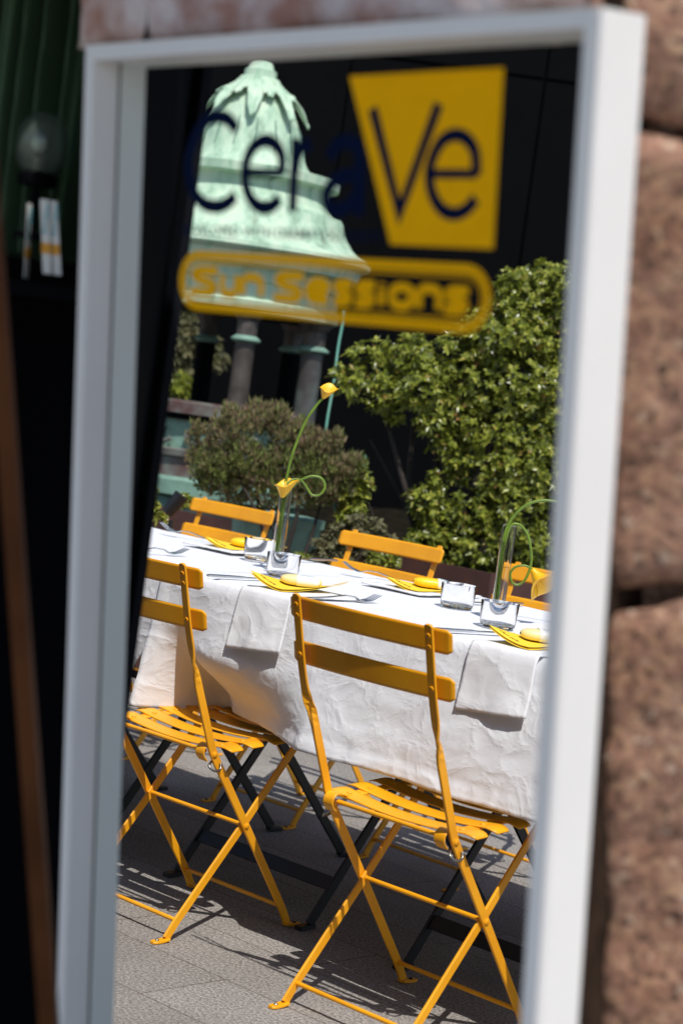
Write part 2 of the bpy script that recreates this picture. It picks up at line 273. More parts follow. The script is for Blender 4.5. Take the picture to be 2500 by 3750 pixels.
def tag(o, label=None, cat=None, group=None, kind=None):
    if label: o['label'] = label
    if cat: o['category'] = cat
    if group: o['group'] = group
    if kind: o['kind'] = kind
    return o
def empty(name, loc=(0, 0, 0), rz=0.0):
    o = bpy.data.objects.new(name, None); col.objects.link(o); o.location = loc; o.rotation_euler = (0, 0, rz); o.empty_display_size = 0.05; return o
def copy_tree(o, parent=None):
    c = o.copy(); col.objects.link(c)
    if parent: c.parent = parent
    for ch in list(o.children): copy_tree(ch, c)
    return c
def crom(pts, n=8, closed=False):
    P = [Vector(p) for p in pts]; out = []; L = len(P)
    for i in range(L if closed else L - 1):
        if closed: a, b, c, d = P[(i - 1) % L], P[i], P[(i + 1) % L], P[(i + 2) % L]
        else: a, b, c, d = P[max(i - 1, 0)], P[i], P[i + 1], P[min(i + 2, L - 1)]
        for k in range(n):
            t = k / n
            out.append(0.5 * ((2 * b) + (c - a) * t + (2 * a - 5 * b + 4 * c - d) * t * t + (3 * b - a - 3 * c + d) * t ** 3))
    if not closed: out.append(P[-1])
    return out
def sst(a, b, x):
    t = min(1, max(0, (x - a) / (b - a))); return t * t * (3 - 2 * t)
def fbm(p, s=1.0, o=4):
    return noise.fractal(Vector(p) * s, 1.0, 2.0, o)

# ---------------------------------------------------------------- ground
g = MB(); g.add([(-60, -40, 0), (40, -40, 0), (40, 60, 0), (-60, 60, 0)], [(0, 1, 2, 3)])
tag(g.build('paved_ground', M['ground']), kind='structure')

# ---------------------------------------------------------------- black facade behind the garden
FC = Vector((-6.22, 6.05, 0)); FX = Vector((0.7185, 0.6955, 0)).normalized(); FN = Vector((0.6955, -0.7185, 0)).normalized()
fac = empty('dark_facade', FC); tag(fac, 'black panelled building facade with thin seams behind the kiosk and the shrubs', 'building')
b = MB(); b.obox((0, 0, 3.5), (FX, FN, Vector((0, 0, 1))), (9, 0.15, 3.5)); b.build('wall', M['facade'], fac)
i = 0
for kx in range(-7, 8):
    for kz in range(0, 4):
        b = MB(); b.obox(FX * (kx * 1.22 + 0.35) + FN * 0.165 + Vector((0, 0, 0.98 + kz * 1.62)), (FX, FN, Vector((0, 0, 1))), (0.60, 0.018, 0.80))
        if -3 <= kx <= 3 and kz < 3: b.build('facade_panel', M['facade'], fac)

# ---------------------------------------------------------------- kiosk with copper dome
U = 0.00206   # metres per traced unit of the dome's outline
KA = Vector((-4.416, 3.299, 0)); ZT = 2.774
ki = empty('copper_kiosk', KA); tag(ki, 'round garden kiosk with a pale green copper dome standing on weathered columns', 'kiosk')
def kp(lst): return [(r * U, ZT - y * U) for r, y in lst]
b = MB(); b.lathe(kp([(34, 46), (46, 60), (66, 82), (84, 106), (98, 132), (110, 160), (118, 190), (124, 212), (134, 232), (150, 250), (168, 262)])[::-1], n=64, cap=False); dome = b.build('dome', M['copper'], ki, True)
b = MB(); b.lathe(kp([(0.5, 0), (12, 1), (22, 5), (27, 12), (30, 22), (37, 26), (38, 46), (40, 50)])[::-1], n=40, cap=False); b.build('finial', M['copper'], dome, True)
def orn(u, v):
    q = 2 * math.pi * u; k = u * 8; lob = abs(((k + 0.5) % 1) - 0.5) * 2
    rim = 100 + 26 * math.cos(2 * math.pi * k) + 14 * math.cos(4 * math.pi * k + .4) + 6 * abs(math.sin(9 * math.pi * k)) + 3 * math.sin(q * 13)
    y = 44 + (rim - 44) * v
    xs = [44, 60, 82, 106, 132, 160, 190]; rr = [36, 46, 66, 84, 98, 110, 118]
    r = float(np.interp(y, xs, rr)) + 7 + 17 * v * v + 2.0 * math.sin(q * 32) * v + 3 * fbm((q * 6, v * 5, 0), 2.0)
    return Vector((r * U * math.cos(q), r * U * math.sin(q), ZT - y * U))
b = MB(); b.grid(orn, 420, 14); b.build('leaf_ornament', M['copper'], dome, 'all', solid=0.006)
for k in range(16):
    b = MB(); q = 2 * math.pi * (k + 0.3) / 16
    pr = [(125, 213), (119, 190), (111, 160), (104, 146)]
    b.tube([Vector(((r + 0.8) * U * math.cos(q), (r + 0.8) * U * math.sin(q), ZT - y * U)) for r, y in pr], 0.0035, 5); b.build('standing_seam', M['turq'], dome)
b = MB(); b.lathe(kp([(205, 330), (196, 312), (190, 298), (192, 286), (206, 282), (214, 279), (214, 260), (208, 258), (166, 255), (160, 262)]), n=64, cap=False); b.build('cornice', M['copper'], ki, True)
b = MB(); b.lathe(kp([(304, 452), (310, 446), (308, 436), (299, 430), (280, 421), (263, 406), (250, 388), (241, 372), (238, 366), (234, 350), (229, 343), (214, 339), (205, 330)]), n=64, cap=False); b.build('eave', M['copper'], ki, True)
b = MB(); b.lathe(kp([(236, 585), (252, 580), (254, 560), (246, 555), (246, 520), (252, 515), (252, 490), (262, 484), (286, 480), (290, 458), (296, 453), (304, 452)]), n=64, cap=False); b.build('frieze', M['copper'], ki, True)
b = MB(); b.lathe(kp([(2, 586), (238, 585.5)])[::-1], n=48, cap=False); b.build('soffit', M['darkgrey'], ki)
VX = Vector((0.7185, 0.6955, 0)); VY = Vector((0.6955, -0.7185, 0))   # across / towards the street side
for off, rad, m, front in ((57, 23, 'col1', 1), (204, 26, 'col2', 1), (-158, 22, 'col1', 1), (-204, 23, 'dark', -1), (-57, 22, 'dark', -1), (150, 22, 'dark', -1)):  # rear columns near black: the shade inside the kiosk is in their colour
    R0 = 214.0; dep = math.sqrt(max(R0 * R0 - off * off, 0)) * front
    c = VX * off * U + VY * dep * U
    b = MB(); b.lathe([(rad * 1.12 * U, ZT - 830 * U), (rad * U, ZT - 815 * U), (rad * 0.98 * U, ZT - 660 * U), (rad * 0.93 * U, ZT - 650 * U)], c, 24, cap=False); cm = b.build('column', M[m], ki, True)
    b = MB(); b.lathe([(rad * 1.0 * U, ZT - 653 * U), (rad * 1.45 * U, ZT - 647 * U), (rad * 1.45 * U, ZT - 644 * U), (rad * 1.0 * U, ZT - 636 * U)], c, 24); b.build('collar', M['turq'], cm, True)
    b = MB(); b.lathe([(rad * 1.0 * U, ZT - 637 * U), (rad * 1.05 * U, ZT - 604 * U), (rad * 1.6 * U, ZT - 586 * U)], c, 10); b.build('capital', M['capital'], cm)
c = VX * -118 * U + VY * 190 * U
b = MB(); b.lathe([(8 * U, ZT - 830 * U), (8 * U, ZT - 570 * U)], c, 14); b.build('drain_pipe', M['post'], ki, True)
b = MB(); b.lathe(kp([(206, 826), (224, 824), (226, 800), (208, 796)]), n=64); b.build('parapet_rail', M['maroon'], ki)
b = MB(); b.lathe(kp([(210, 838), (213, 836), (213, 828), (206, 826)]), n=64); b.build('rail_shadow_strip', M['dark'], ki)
b = MB(); b.lathe(kp([(196, 905), (198, 838)]), n=48); b.build('balustrade_panel', M['turq'], ki)
for k in range(18):
    b = MB(); q0 = 2 * math.pi * k / 18
    pts = []
    for s in range(18):
        a = s / 17 * 4.4; rr = 24 * (1 - 0.7 * s / 17)
        dx = math.cos(a + 0.5) * rr; dy = math.sin(a + 0.5) * rr
        q = q0 + (dx + 20) / 208.0
        pts.append(Vector((208 * U * math.cos(q), 208 * U * math.sin(q), ZT - (870 + dy) * U)))
    b.tube(pts, 0.012, 6); b.build('scroll_ornament', M['greyledge'], ki, True)
b = MB(); b.lathe(kp([(214, 922), (228, 919), (230, 905), (214, 902)]), n=64); b.build('grey_ledge', M['greyledge'], ki)
b = MB(); b.lathe(kp([(216, 965), (218, 922)]), n=64); b.build('base_band', M['maroon'], ki)
b = MB(); b.lathe(kp([(226, 1008), (238, 1004), (238, 972), (218, 965)]), n=64); b.build('base_slab', M['turq'], ki)
b = MB(); b.lathe([(0.50, 0.0), (0.47, 0.3), (0.44, ZT - 1010 * U)], n=16); b.build('base_skirt', M['turq'], ki)

# ---------------------------------------------------------------- planting bed and plants
bed = empty('planting_bed', (-2.6, 3.0, 0)); tag(bed, 'long low rust red steel planting bed behind the far chairs', 'planter')
def bedpt(x, y, z): return (x + 2.6, y - 3.0, z)
ex = Vector((0.967, 0.087, 0)).normalized()
b = MB()
b.box((-3.4, -1.32, 0), (0.82, -1.30, 0.60)); b.box((0.82, -0.75, 0), (0.84, 3.2, 0.60)); 
b2 = MB(); b2.box((-2.9, -0.745, 0), (0.82, -0.73, 0.70)); b2.build('front_panel', M['corten'], bed)
b3 = MB(); b3.box((0.82, -0.745, 0), (0.835, 3.0, 0.70)); b3.build('end_panel', M['corten'], bed)
b4 = MB(); b4.grid(lambda u, v: Vector((-2.9 + 3.715 * u, -0.725 + 3.6 * v, 0.63 + 0.03 * fbm((u * 9, v * 9, 0), 1.0))), 60, 60); b4.build('soil', M['soil'], bed, 'all')

def P7(x, y, D):   # traced direction -> world point at depth D
    q = 2500 / 1568
    return CAM + (RGT * ((x * q - 1250) / FPX) + DWN * ((y * q - 1875) / FPX) + LOOK) * D
def foliage(name, clumps, D, n_whorl, per, L, Wd, m, parent, origin, spread=0.9, droop=0.15, flat=0.5, surf=0.55):
    # clumps (x,y,r): crown lobes; every lobe gets its own depth so that the crown is round
    V = []; F = []; area = np.array([c[2] ** 2 for c in clumps], float); cnt = rng.multinomial(n_whorl, area / area.sum())
    vs = []
    for (x, y, r), k in zip(clumps, cnt):
        c = P7(x, y, D); R = r * 2500 / 1568 / FPX * D; c = c + LOOK * float(rng.uniform(-0.5, 0.5)) * R * 1.2
        for _ in range(k):
            d = rng.normal(size=3); d /= np.linalg.norm(d); rad = R * (surf + (1 - surf) * rng.random()) ** 0.8 * (0.85 + 0.3 * rng.random())
            p = np.array(c) + d * rad
            out = d * 0.8 + np.array([0.15, -0.15, 0.55]) + rng.normal(size=3) * 0.35; out /= np.linalg.norm(out)
            a = np.cross(out, [0.3, 0.5, 0.8]); a /= np.linalg.norm(a); bb = np.cross(out, a); ph = rng.random() * 6.28; sc = 0.5 + 0.85 * rng.random()
            for j in range(per):
                q = ph + 6.283 * j / per + rng.normal() * 0.25
                dirv = (a * math.cos(q) + bb * math.sin(q)) * spread + out * (flat + rng.normal() * 0.2); dirv /= np.linalg.norm(dirv)
                side = np.cross(dirv, out); side /= (np.linalg.norm(side) + 1e-9); up = np.cross(side, dirv)
                l = L * sc * (0.75 + 0.5 * rng.random()); w_ = Wd * sc * (0.8 + 0.4 * rng.random())
                tip = p + dirv * l - np.array([0, 0, droop * l]); mid = p + dirv * l * 0.5
                k0 = len(V); V.extend([p, mid + side * w_ + up * w_ * 0.35, tip, mid - side * w_ + up * w_ * 0.35, mid])
                F.extend([(k0, k0 + 4, k0 + 1), (k0 + 4, k0 + 2, k0 + 1), (k0, k0 + 3, k0 + 4), (k0 + 4, k0 + 3, k0 + 2)])
    V = np.array(V) - np.array(origin)
    me = bpy.data.meshes.new(name); me.from_pydata(V.tolist(), [], F); me.materials.append(m)
    o = bpy.data.objects.new(name, me); col.objects.link(o); o.parent = parent; return o
def limbs(name, root, targets, r0, parent, origin):
    b = MB(); o = Vector(origin)
    for t, r in targets:
        t = Vector(t); a = Vector(root) + Vector((random.uniform(-.05, .05), random.uniform(-.05, .05), 0))
        mid = a.lerp(t, 0.5) + Vector((random.uniform(-.08, .08), random.uniform(-.06, .06), random.uniform(-.02, .08)))
        pts = crom([a - o, a.lerp(mid, .5) - o + Vector((random.uniform(-.02, .02), 0, 0)), mid - o, t - o], 6); n = len(pts)
        b.tube(pts, [r0 * r * (1 - 0.75 * i / (n - 1)) for i in range(n)], 7)
    return b.build(name, M['bark'], parent, 'all')

sh_o = Vector((-2.30, 2.80, 0.6))
sh = empty('broadleaf_shrub', sh_o); tag(sh, 'big glossy yellow green shrub with whorled leaves, towering over the chairs at the right', 'shrub')
SH = [(1220, 700, 90), (1150, 770, 85), (1270, 770, 90), (1050, 810, 65), (940, 820, 58), (850, 830, 52), (800, 875, 42), (880, 895, 52), (970, 890, 62), (1090, 880, 85), (1210, 890, 95), (1290, 900, 90), (1290, 1000, 80), (990, 965, 40), (1080, 975, 55), (1030, 1020, 42), (1060, 1075, 40), (1150, 1010, 60), (1150, 1090, 60), (1240, 1090, 80), (975, 1150, 42), (1010, 1205, 52), (970, 1245, 40), (1090, 1180, 62), (1190, 1180, 75), (1120, 1255, 60), (1230, 1270, 65), (1035, 1270, 45), (1255, 645, 48), (1310, 680, 70), (1185, 660, 45), (1320, 1150, 80), (1080, 760, 30), (905, 950, 22), (1000, 1110, 26)]
foliage('crown', SH, 7.4, 5800, 6, 0.027, 0.0062, M['leaf'], sh, sh_o)
limbs('trunk', P7(1010, 1330, 7.5), [(P7(870, 900, 7.5), 1), (P7(960, 880, 7.5), 1.1), (P7(1060, 830, 7.45), 1.2), (P7(1200, 800, 7.45), 1.2), (P7(1150, 1050, 7.4), .8), (P7(1260, 950, 7.5), 1.0), (P7(850, 1010, 7.6), .7), (P7(1010, 1180, 7.4), .6)], 0.022, sh, sh_o)

bu_o = Vector((-2.45, 1.95, 0.6))
bu = empty('twiggy_bush', bu_o); tag(bu, 'brownish rounded heather-like bush with bare stems in front of the kiosk base', 'shrub')
BU = [(470, 1015, 42), (535, 985, 50), (600, 965, 45), (655, 1000, 45), (640, 955, 26), (705, 1025, 45), (755, 1045, 40), (500, 1075, 50), (560, 1060, 55), (640, 1075, 55), (720, 1090, 50), (775, 1085, 36), (540, 1125, 40), (620, 1130, 38), (700, 1135, 42), (480, 1110, 30), (745, 1010, 22), (450, 1050, 26), (455, 985, 18), (522, 945, 20), (580, 936, 16), (628, 944, 20), (690, 988, 22), (772, 1010, 18), (812, 1062, 20), (798, 1085, 26), (785, 1125, 28), (750, 1135, 28)]
foliage('crown', BU, 6.95, 4300, 6, 0.018, 0.0022, M['sprig'], bu, bu_o, flat=1.2, surf=0.25, droop=-0.5)
foliage('green_growth', [c for c in BU if c[1] > 1055] + [(830, 1075, 16), (700, 970, 12), (450, 1085, 16)], 6.95, 1500, 6, 0.019, 0.0026, M['bushgreen'], bu, bu_o, flat=1.1, surf=0.35, droop=-0.4)
limbs('stem', P7(635, 1330, 6.95), [(P7(520, 1050, 6.95), .7), (P7(600, 1020, 6.9), .8), (P7(680, 1040, 6.95), .8), (P7(760, 1070, 6.95), .7), (P7(560, 1100, 7), .6), (P7(700, 1120, 6.9), .6), (P7(640, 1080, 7), .7)], 0.017, bu, bu_o)

tc = P7(636, 1200, 7.2)
tub = empty('turquoise_tub', (tc.x, tc.y, 0)); tag(tub, 'tall faceted turquoise tub behind the stems of the brown bush', 'planter')
b = MB(); b.lathe([(.13, 0), (.145, .4), (.165, .74)], n=8); b.build('body', M['turq'], tub)
b = MB(); b.lathe([(.175, .738), (.178, .77), (.150, .775)], n=8); b.build('rim', M['turq'], tub)
ls_o = Vector((-2.30, 2.03, 0.6))
ls = empty('leafy_shrub', ls_o); tag(ls, 'small bright green leafy shrub beside the brown bush, under the hanging hose', 'shrub')
foliage('crown', [(812, 1085, 26), (830, 1110, 24), (805, 1130, 28), (815, 1165, 26), (795, 1180, 18)], 7.0, 260, 6, 0.026, 0.006, M['leaf'], ls, ls_o)
limbs('stem', P7(800, 1290, 7.0), [(P7(812, 1090, 7), .5), (P7(805, 1150, 7), .5), (P7(825, 1110, 7), .4)], 0.012, ls, ls_o)
ol_o = Vector((-2.2, 1.95, 0.6))
ol = empty('olive_shrub', ol_o); tag(ol, 'low sparse olive shrub behind the middle far chair', 'shrub')
foliage('crown', [(745, 1260, 30), (780, 1230, 34), (820, 1205, 28), (860, 1225, 30), (840, 1260, 34), (790, 1275, 34), (895, 1255, 20), (730, 1285, 24)], 6.8, 620, 6, 0.020, 0.0045, M['olive'], ol, ol_o, surf=0.4)
limbs('stem', P7(800, 1320, 6.8), [(P7(750, 1250, 6.8), .4), (P7(820, 1210, 6.8), .4), (P7(860, 1230, 6.8), .4)], 0.012, ol, ol_o)
yb_o = Vector((-5.0, 3.9, 0.6))
yb = empty('yellow_bush', yb_o); tag(yb, 'pale yellowish bush seen between the kiosk columns at the left', 'shrub')
foliage('crown', [(420, 770, 34), (415, 815, 34), (410, 850, 30), (495, 830, 24), (430, 720, 28), (495, 790, 18)], 10.9, 420, 6, 0.035, 0.008, M['olive'], yb, yb_o, surf=0.4)
foliage('low_growth', [(410, 900, 30), (400, 930, 26), (420, 880, 22)], 10.8, 240, 6, 0.035, 0.008, M['leaf'], yb, yb_o, surf=0.4)
gc_o = Vector((-1.9, 2.3, 0.6))
gc = empty('ground_cover', gc_o); 
tag(gc, kind='stuff', label='dark low ground cover under the shrubs', cat='ground cover')
foliage('low_leaves', [(900, 1285, 18), (860, 1280, 16), (690, 1290, 20), (350, 1165, 14), (370, 1190, 12), (425, 1150, 14), (350, 1130, 12)], 6.75, 420, 5, 0.018, 0.004, M['leaf'], gc, gc_o)

# hanging hose
b = MB(); b.tube(crom([P7(838, 1046, 7.0), P7(835, 1075, 7.0), P7(822, 1120, 7.0), P7(808, 1165, 7.0), P7(795, 1188, 7.0), P7(782, 1190, 7.0), P7(770, 1172, 7.0), P7(765, 1140, 7.0), P7(766, 1105, 7.02), P7(750, 1065, 7.3), P7(747, 1010, 7.6), P7(752, 960, 7.8), P7(766, 880, 7.9), P7(776, 800, 8.0), P7(787, 740, 8.2), P7(789, 715, 8.4)], 8), 0.0055, 8)
tag(b.build('garden_hose', M['hose'], smooth='all'), 'thin turquoise hose hanging from the kiosk eave in a loose loop beside the brown bush', 'hose')

# spotlight
sp = empty('garden_spotlight', (-2.50, 1.42, 0)); tag(sp, 'small black spotlight on a stake behind the far end of the table', 'spotlight')
b = MB(); b.tube([(0, 0, 0), (0, 0, .74)], 0.010, 8); b.build('stake', M['black_metal'], sp)
ax = Vector((0.35, 0.30, 0.75)).normalized(); sx = ax.cross(Vector((0, 0, 1))).normalized(); sy = ax.cross(sx)
b = MB(); b.lathe([(0.019, -0.035), (0.023, -0.015), (0.026, 0.035), (0.028, 0.045)], (0, 0, .79), 20, ax=(sx, sy, ax)); b.build('lamp_head', M['black_metal'], sp, True)

# ---------------------------------------------------------------- folding chairs
SEATS = [(-0.086, .434), (-0.025, .441), (0.041, .447), (0.106, .453), (0.169, .459)]
def make_chair():
    root = empty('folding_chair')
    X = Vector((1, 0, 0))
    pathpts = [(-.288, .828), (-.281, .807), (-.252, .709), (-.232, .652), (-.210, .600), (-.180, .535), (-.150, .470), (-.122, .413), (-.06, .331), (.004, .247), (.080, .146), (.152, .050), (.170, .022), (.178, .0085)]
    for s in (-1, 1):
        secs = []
        P = crom([(0, y, z) for y, z in pathpts], 4); n = len(P)
        for i, p in enumerate(P):
            t = (P[min(i + 1, n - 1)] - P[max(i - 1, 0)]).normalized(); nb = t.cross(X)       # in-plane normal
            tw = sst(.655, .565, p.z); ang = tw * math.pi / 2
            wv = X * math.cos(ang) * s + nb * math.sin(ang); tv = t.cross(wv)
            xo = .172 + (.1655 - .172) * sst(.66, .56, p.z)
            hw = .0098 if i > 1 else (.0055 if i == 0 else .0088)
            th = .0028 + .0006 * tw
            secs.append((Vector((s * xo, p.y - (0.004 if tw < .5 else 0), p.z)), wv * hw, tv * th))
        b = MB(); b.bar(secs); leg = b.build('front_leg', M['yellow'], root)
        b = MB(); b.bar([(Vector((s * .1655, .172, .0068)), X * .0098, Vector((0, 0.001, .003))), (Vector((s * .1655, .192, .0040)), X * .0098, Vector((0, 0, .0030))), (Vector((s * .1655, .212, .0035)), X * .0098, Vector((0, 0, .0028))), (Vector((s * .1655, .220, .0035)), X * .006, Vector((0, 0, .0025)))]); b.build('foot', M['yellow'], leg)
        b = MB(); b.lathe([(.0045, 0), (.0045, .002), (.003, .0035)], (s * .1655, .203, .0062), 12); b.build('foot_pad', M['black_metal'], leg)
        for (y, z) in ((-.281, .807), (-.274, .786), (-.252, .709)):
            nrm = Vector((0, -.955, -.297)); b = MB(); b.lathe([(.0052, 0), (.0052, .0018), (.0036, .0024), (.0030, .0012)], Vector((s * .172, y - .0068, z)), 14, ax=(X, nrm.cross(X), nrm)); b.build('rivet', M['yellow'], leg, True)
        for (y, z) in ((.004, .247), (-.122, .413)):
            b = MB(); b.lathe([(.0065, 0), (.0065, .002), (.004, .0035)], Vector((s * .169, y, z)), 14, ax=(Vector((0, 1, 0)), Vector((0, 0, 1)), X * s)); b.build('rivet', M['yellow'], leg, True)
        # rear leg: from the seat front down and back
        b = MB(); secs = []
        P = [Vector((s * .1575, y, z)) for y, z in ((.158, .448), (.150, .437), (.076, .342), (.004, .247), (-.078, .145), (-.158, .045), (-.174, .022), (-.183, .0085))]
        for i, p in enumerate(P):
            t = (P[min(i + 1, len(P) - 1)] - P[max(i - 1, 0)]).normalized(); nb = t.cross(X)
            secs.append((p, nb * (.0098 if i else .006), X * .0030))
        b.bar(secs); rl = b.build('rear_leg', M['yellow'], root)
        b = MB(); b.bar([(Vector((s * .1575, -.178, .0068)), X * .0098, Vector((0, 0, .003))), (Vector((s * .1575, -.198, .0040)), X * .0098, Vector((0, 0, .003))), (Vector((s * .1575, -.216, .0035)), X * .0098, Vector((0, 0, .0028))), (Vector((s * .1575, -.223, .0035)), X * .006, Vector((0, 0, .0025)))]); b.build('foot', M['yellow'], rl)
        b = MB(); b.lathe([(.0045, 0), (.0045, .002), (.003, .0035)], (s * .1575, -.208, .0062), 12); b.build('foot_pad', M['dull_steel'], rl)
        # seat rail, curled at the back round the hinge rod
        b = MB(); secs = []
        rp = [(-.134, .398), (-.146, .410), (-.146, .424), (-.136, .433), (-.122, .432), (-.09, .427), (-.02, .4335), (.05, .440), (.11, .446), (.158, .4515), (.166, .446), (.164, .437)]
        P = crom([(s * .148, y, z) for y, z in rp], 4)
        for i, p in enumerate(P):
            t = (P[min(i + 1, len(P) - 1)] - P[max(i - 1, 0)]).normalized(); secs.append((p, X * .0135, t.cross(X) * .0018))
        b.bar(secs); b.build('seat_rail', M['yellow'], root)
        b = MB(); b.tube(crom([(s * .158, -.118, .396), (s * .166, -.132, .388), (s * .176, -.124, .379), (s * .177, -.108, .382), (s * .172, -.104, .394)], 5), .0028, 7); b.build('hook_clip', M['dull_steel'], root, 'all')
    for y, z, hw, nm in ((-.126, .4165, .142, 'hinge_rod'), (.004, .247, .156, 'stretcher'), (-.158, .045, .156, 'stretcher'), (.152, .050, .164, 'stretcher'), (.152, .438, .150, 'seat_rod')):
        b = MB(); b.tube([(-hw, y, z), (-hw * .33, y, z), (hw * .33, y, z), (hw, y, z)], .0048, 10); b.build(nm, M['yellow'], root, True)
    for k, (y, z) in enumerate(SEATS):
        def f(u, v, y=y, z=z):
            x = (u * 2 - 1) * .2015; c = abs(x) / .2015; hwid = .0235 * (1 - .30 * max(0, (c - .90) / .10) ** 2)
            sag = -.016 * (1 - c * c) + .002 - .010 * max(0, (c - .84) / .16) ** 2
            return Vector((x, y + (v * 2 - 1) * hwid, z + sag + .0035 * (v * 2 - 1) * .5))
        b = MB(); b.grid(f, 44, 6); sl_ = b.build('seat_slat', M['yellow'], root, 'all', solid=.0026)
        for s in (-1, 1): b = MB(); b.lathe([(.0062, 0), (.0055, .0014), (.002, .002)], (s * .150, y, z - .0035), 14); b.build('rivet', M['yellow'], sl_, True)
    for (yt, zt, yb_, zb) in ((-.272, .822, -.261, .777), (-.246, .734, -.235, .689)):
        def f(u, v):
            x = (u * 2 - 1) * .2098; c = abs(x) / .2098; m_ = .5 + (v - .5) * (1 - .28 * max(0, (c - .955) / .045) ** 2)
            return Vector((x, yb_ + (yt - yb_) * m_ + .004 - .016 * (1 - c * c), zb + (zt - zb) * m_))
        b = MB(); b.grid(f, 40, 8); b.build('back_slat', M['yellow'], root, 'all', solid=.0024)
    return root
chair = make_chair()
CH = [(0.0, 0.0, 0.0, 'orange slatted folding chair seen whole from behind at the near right'),
      (-.7427, .0533, .0049, 'orange slatted folding chair at the near left, cut off by the dark door edge'),
      (-1.473, 1.139, 3.16, 'middle orange folding chair on the far side, between the vases, its back rising over a white wrapped bar'),
      (-2.33, 1.262, 3.123, 'orange folding chair on the far side, in front of the rounded brown bush'),
      (-.821, 1.108, 3.107, 'orange folding chair on the far side behind the drooping calla lily at the right'),
      (-.125, 1.10, 3.12, 'orange folding chair at the far right, mostly hidden by the white frame')]
CH[2] = (CH[2][0], CH[2][1], CH[2][2], 'orange folding chair in front of the low olive shrub, far side')
for k, (x, y, a, lb) in enumerate(CH):
    c = chair if k == 0 else copy_tree(chair)
    c.location = (x, y, 0); c.rotation_euler = (0, 0, a); tag(c, lb, 'chair', 'orange folding chairs around the table')

# ---------------------------------------------------------------- folding tables under the cloth
TY0, TY1, TZ = 0.075, 0.935, 0.762
def make_table():
    root = empty('folding_table'); X = Vector((1, 0, 0))
    for s in (-1, 1):
        for nm, xo, y0, y1 in (('near_leg', .232, .27, .80), ('far_leg', .247, .875, .22)):
            P = [Vector((s * xo, y0 + (y1 - y0) * t, .012 + (.72 - .012) * t)) for t in (0, .03, .5, 1)]
            b = MB(); secs = []
            for i, p in enumerate(P):
                t = (P[min(i + 1, 3)] - P[max(i - 1, 0)]).normalized(); secs.append((p, t.cross(X) * .0125, X * .004))
            b.bar(secs); lg = b.build('leg', M['black_metal'], root)
            d = -1 if nm == 'near_leg' else 1
            b = MB(); b.bar([(Vector((s * xo, y0 - d * .012, .008)), X * .011, Vector((0, 0, .005))), (Vector((s * xo, y0 + d * .035, .006)), X * .011, Vector((0, 0, .005)))]); b.build('foot', M['black_metal'], lg)
    b = MB(); b.bar([(Vector((-.23, .330, .10)), Vector((0, .010, .014)), Vector((0, .003, -.002))), (Vector((.23, .330, .10)), Vector((0, .010, .014)), Vector((0, .003, -.002)))]); b.build('stretcher', M['black_metal'], root)
    b = MB(); b.bar([(Vector((-.245, .555, .39)), Vector((0, -.010, .011)), Vector((0, .003, .002))), (Vector((.245, .555, .39)), Vector((0, -.010, .011)), Vector((0, .003, .002)))]); b.build('stretcher', M['black_metal'], root)
    b = MB(); b.bar([(Vector((0.24, .57, .375)), Vector((0, .008, .008)), Vector((.003, 0, 0))), (Vector((0.30, .80, .55)), Vector((0, .008, .008)), Vector((.003, 0, 0)))]); b.build('brace', M['black_metal'], root)
    b = MB(); b.box((-.37, .09, .722), (.37, .92, .748)); b.build('tabletop', M['black_metal'], root)
    return root
tb = make_table()
for k, (x, lb) in enumerate([(-.775, 'black folding table whose crossed legs show between the two near chairs'), (-1.545, 'black folding table whose crossed legs show under the cut off near chair'), (-.005, 'black folding table at the right, legs behind the near right chair'), (-2.315, 'black folding table at the far left end, beyond the dark door edge')]):
    t = tb if k == 0 else copy_tree(tb)
    t.location = (x, 0, 0); tag(t, lb, 'table', 'black folding tables joined under the white cloth')

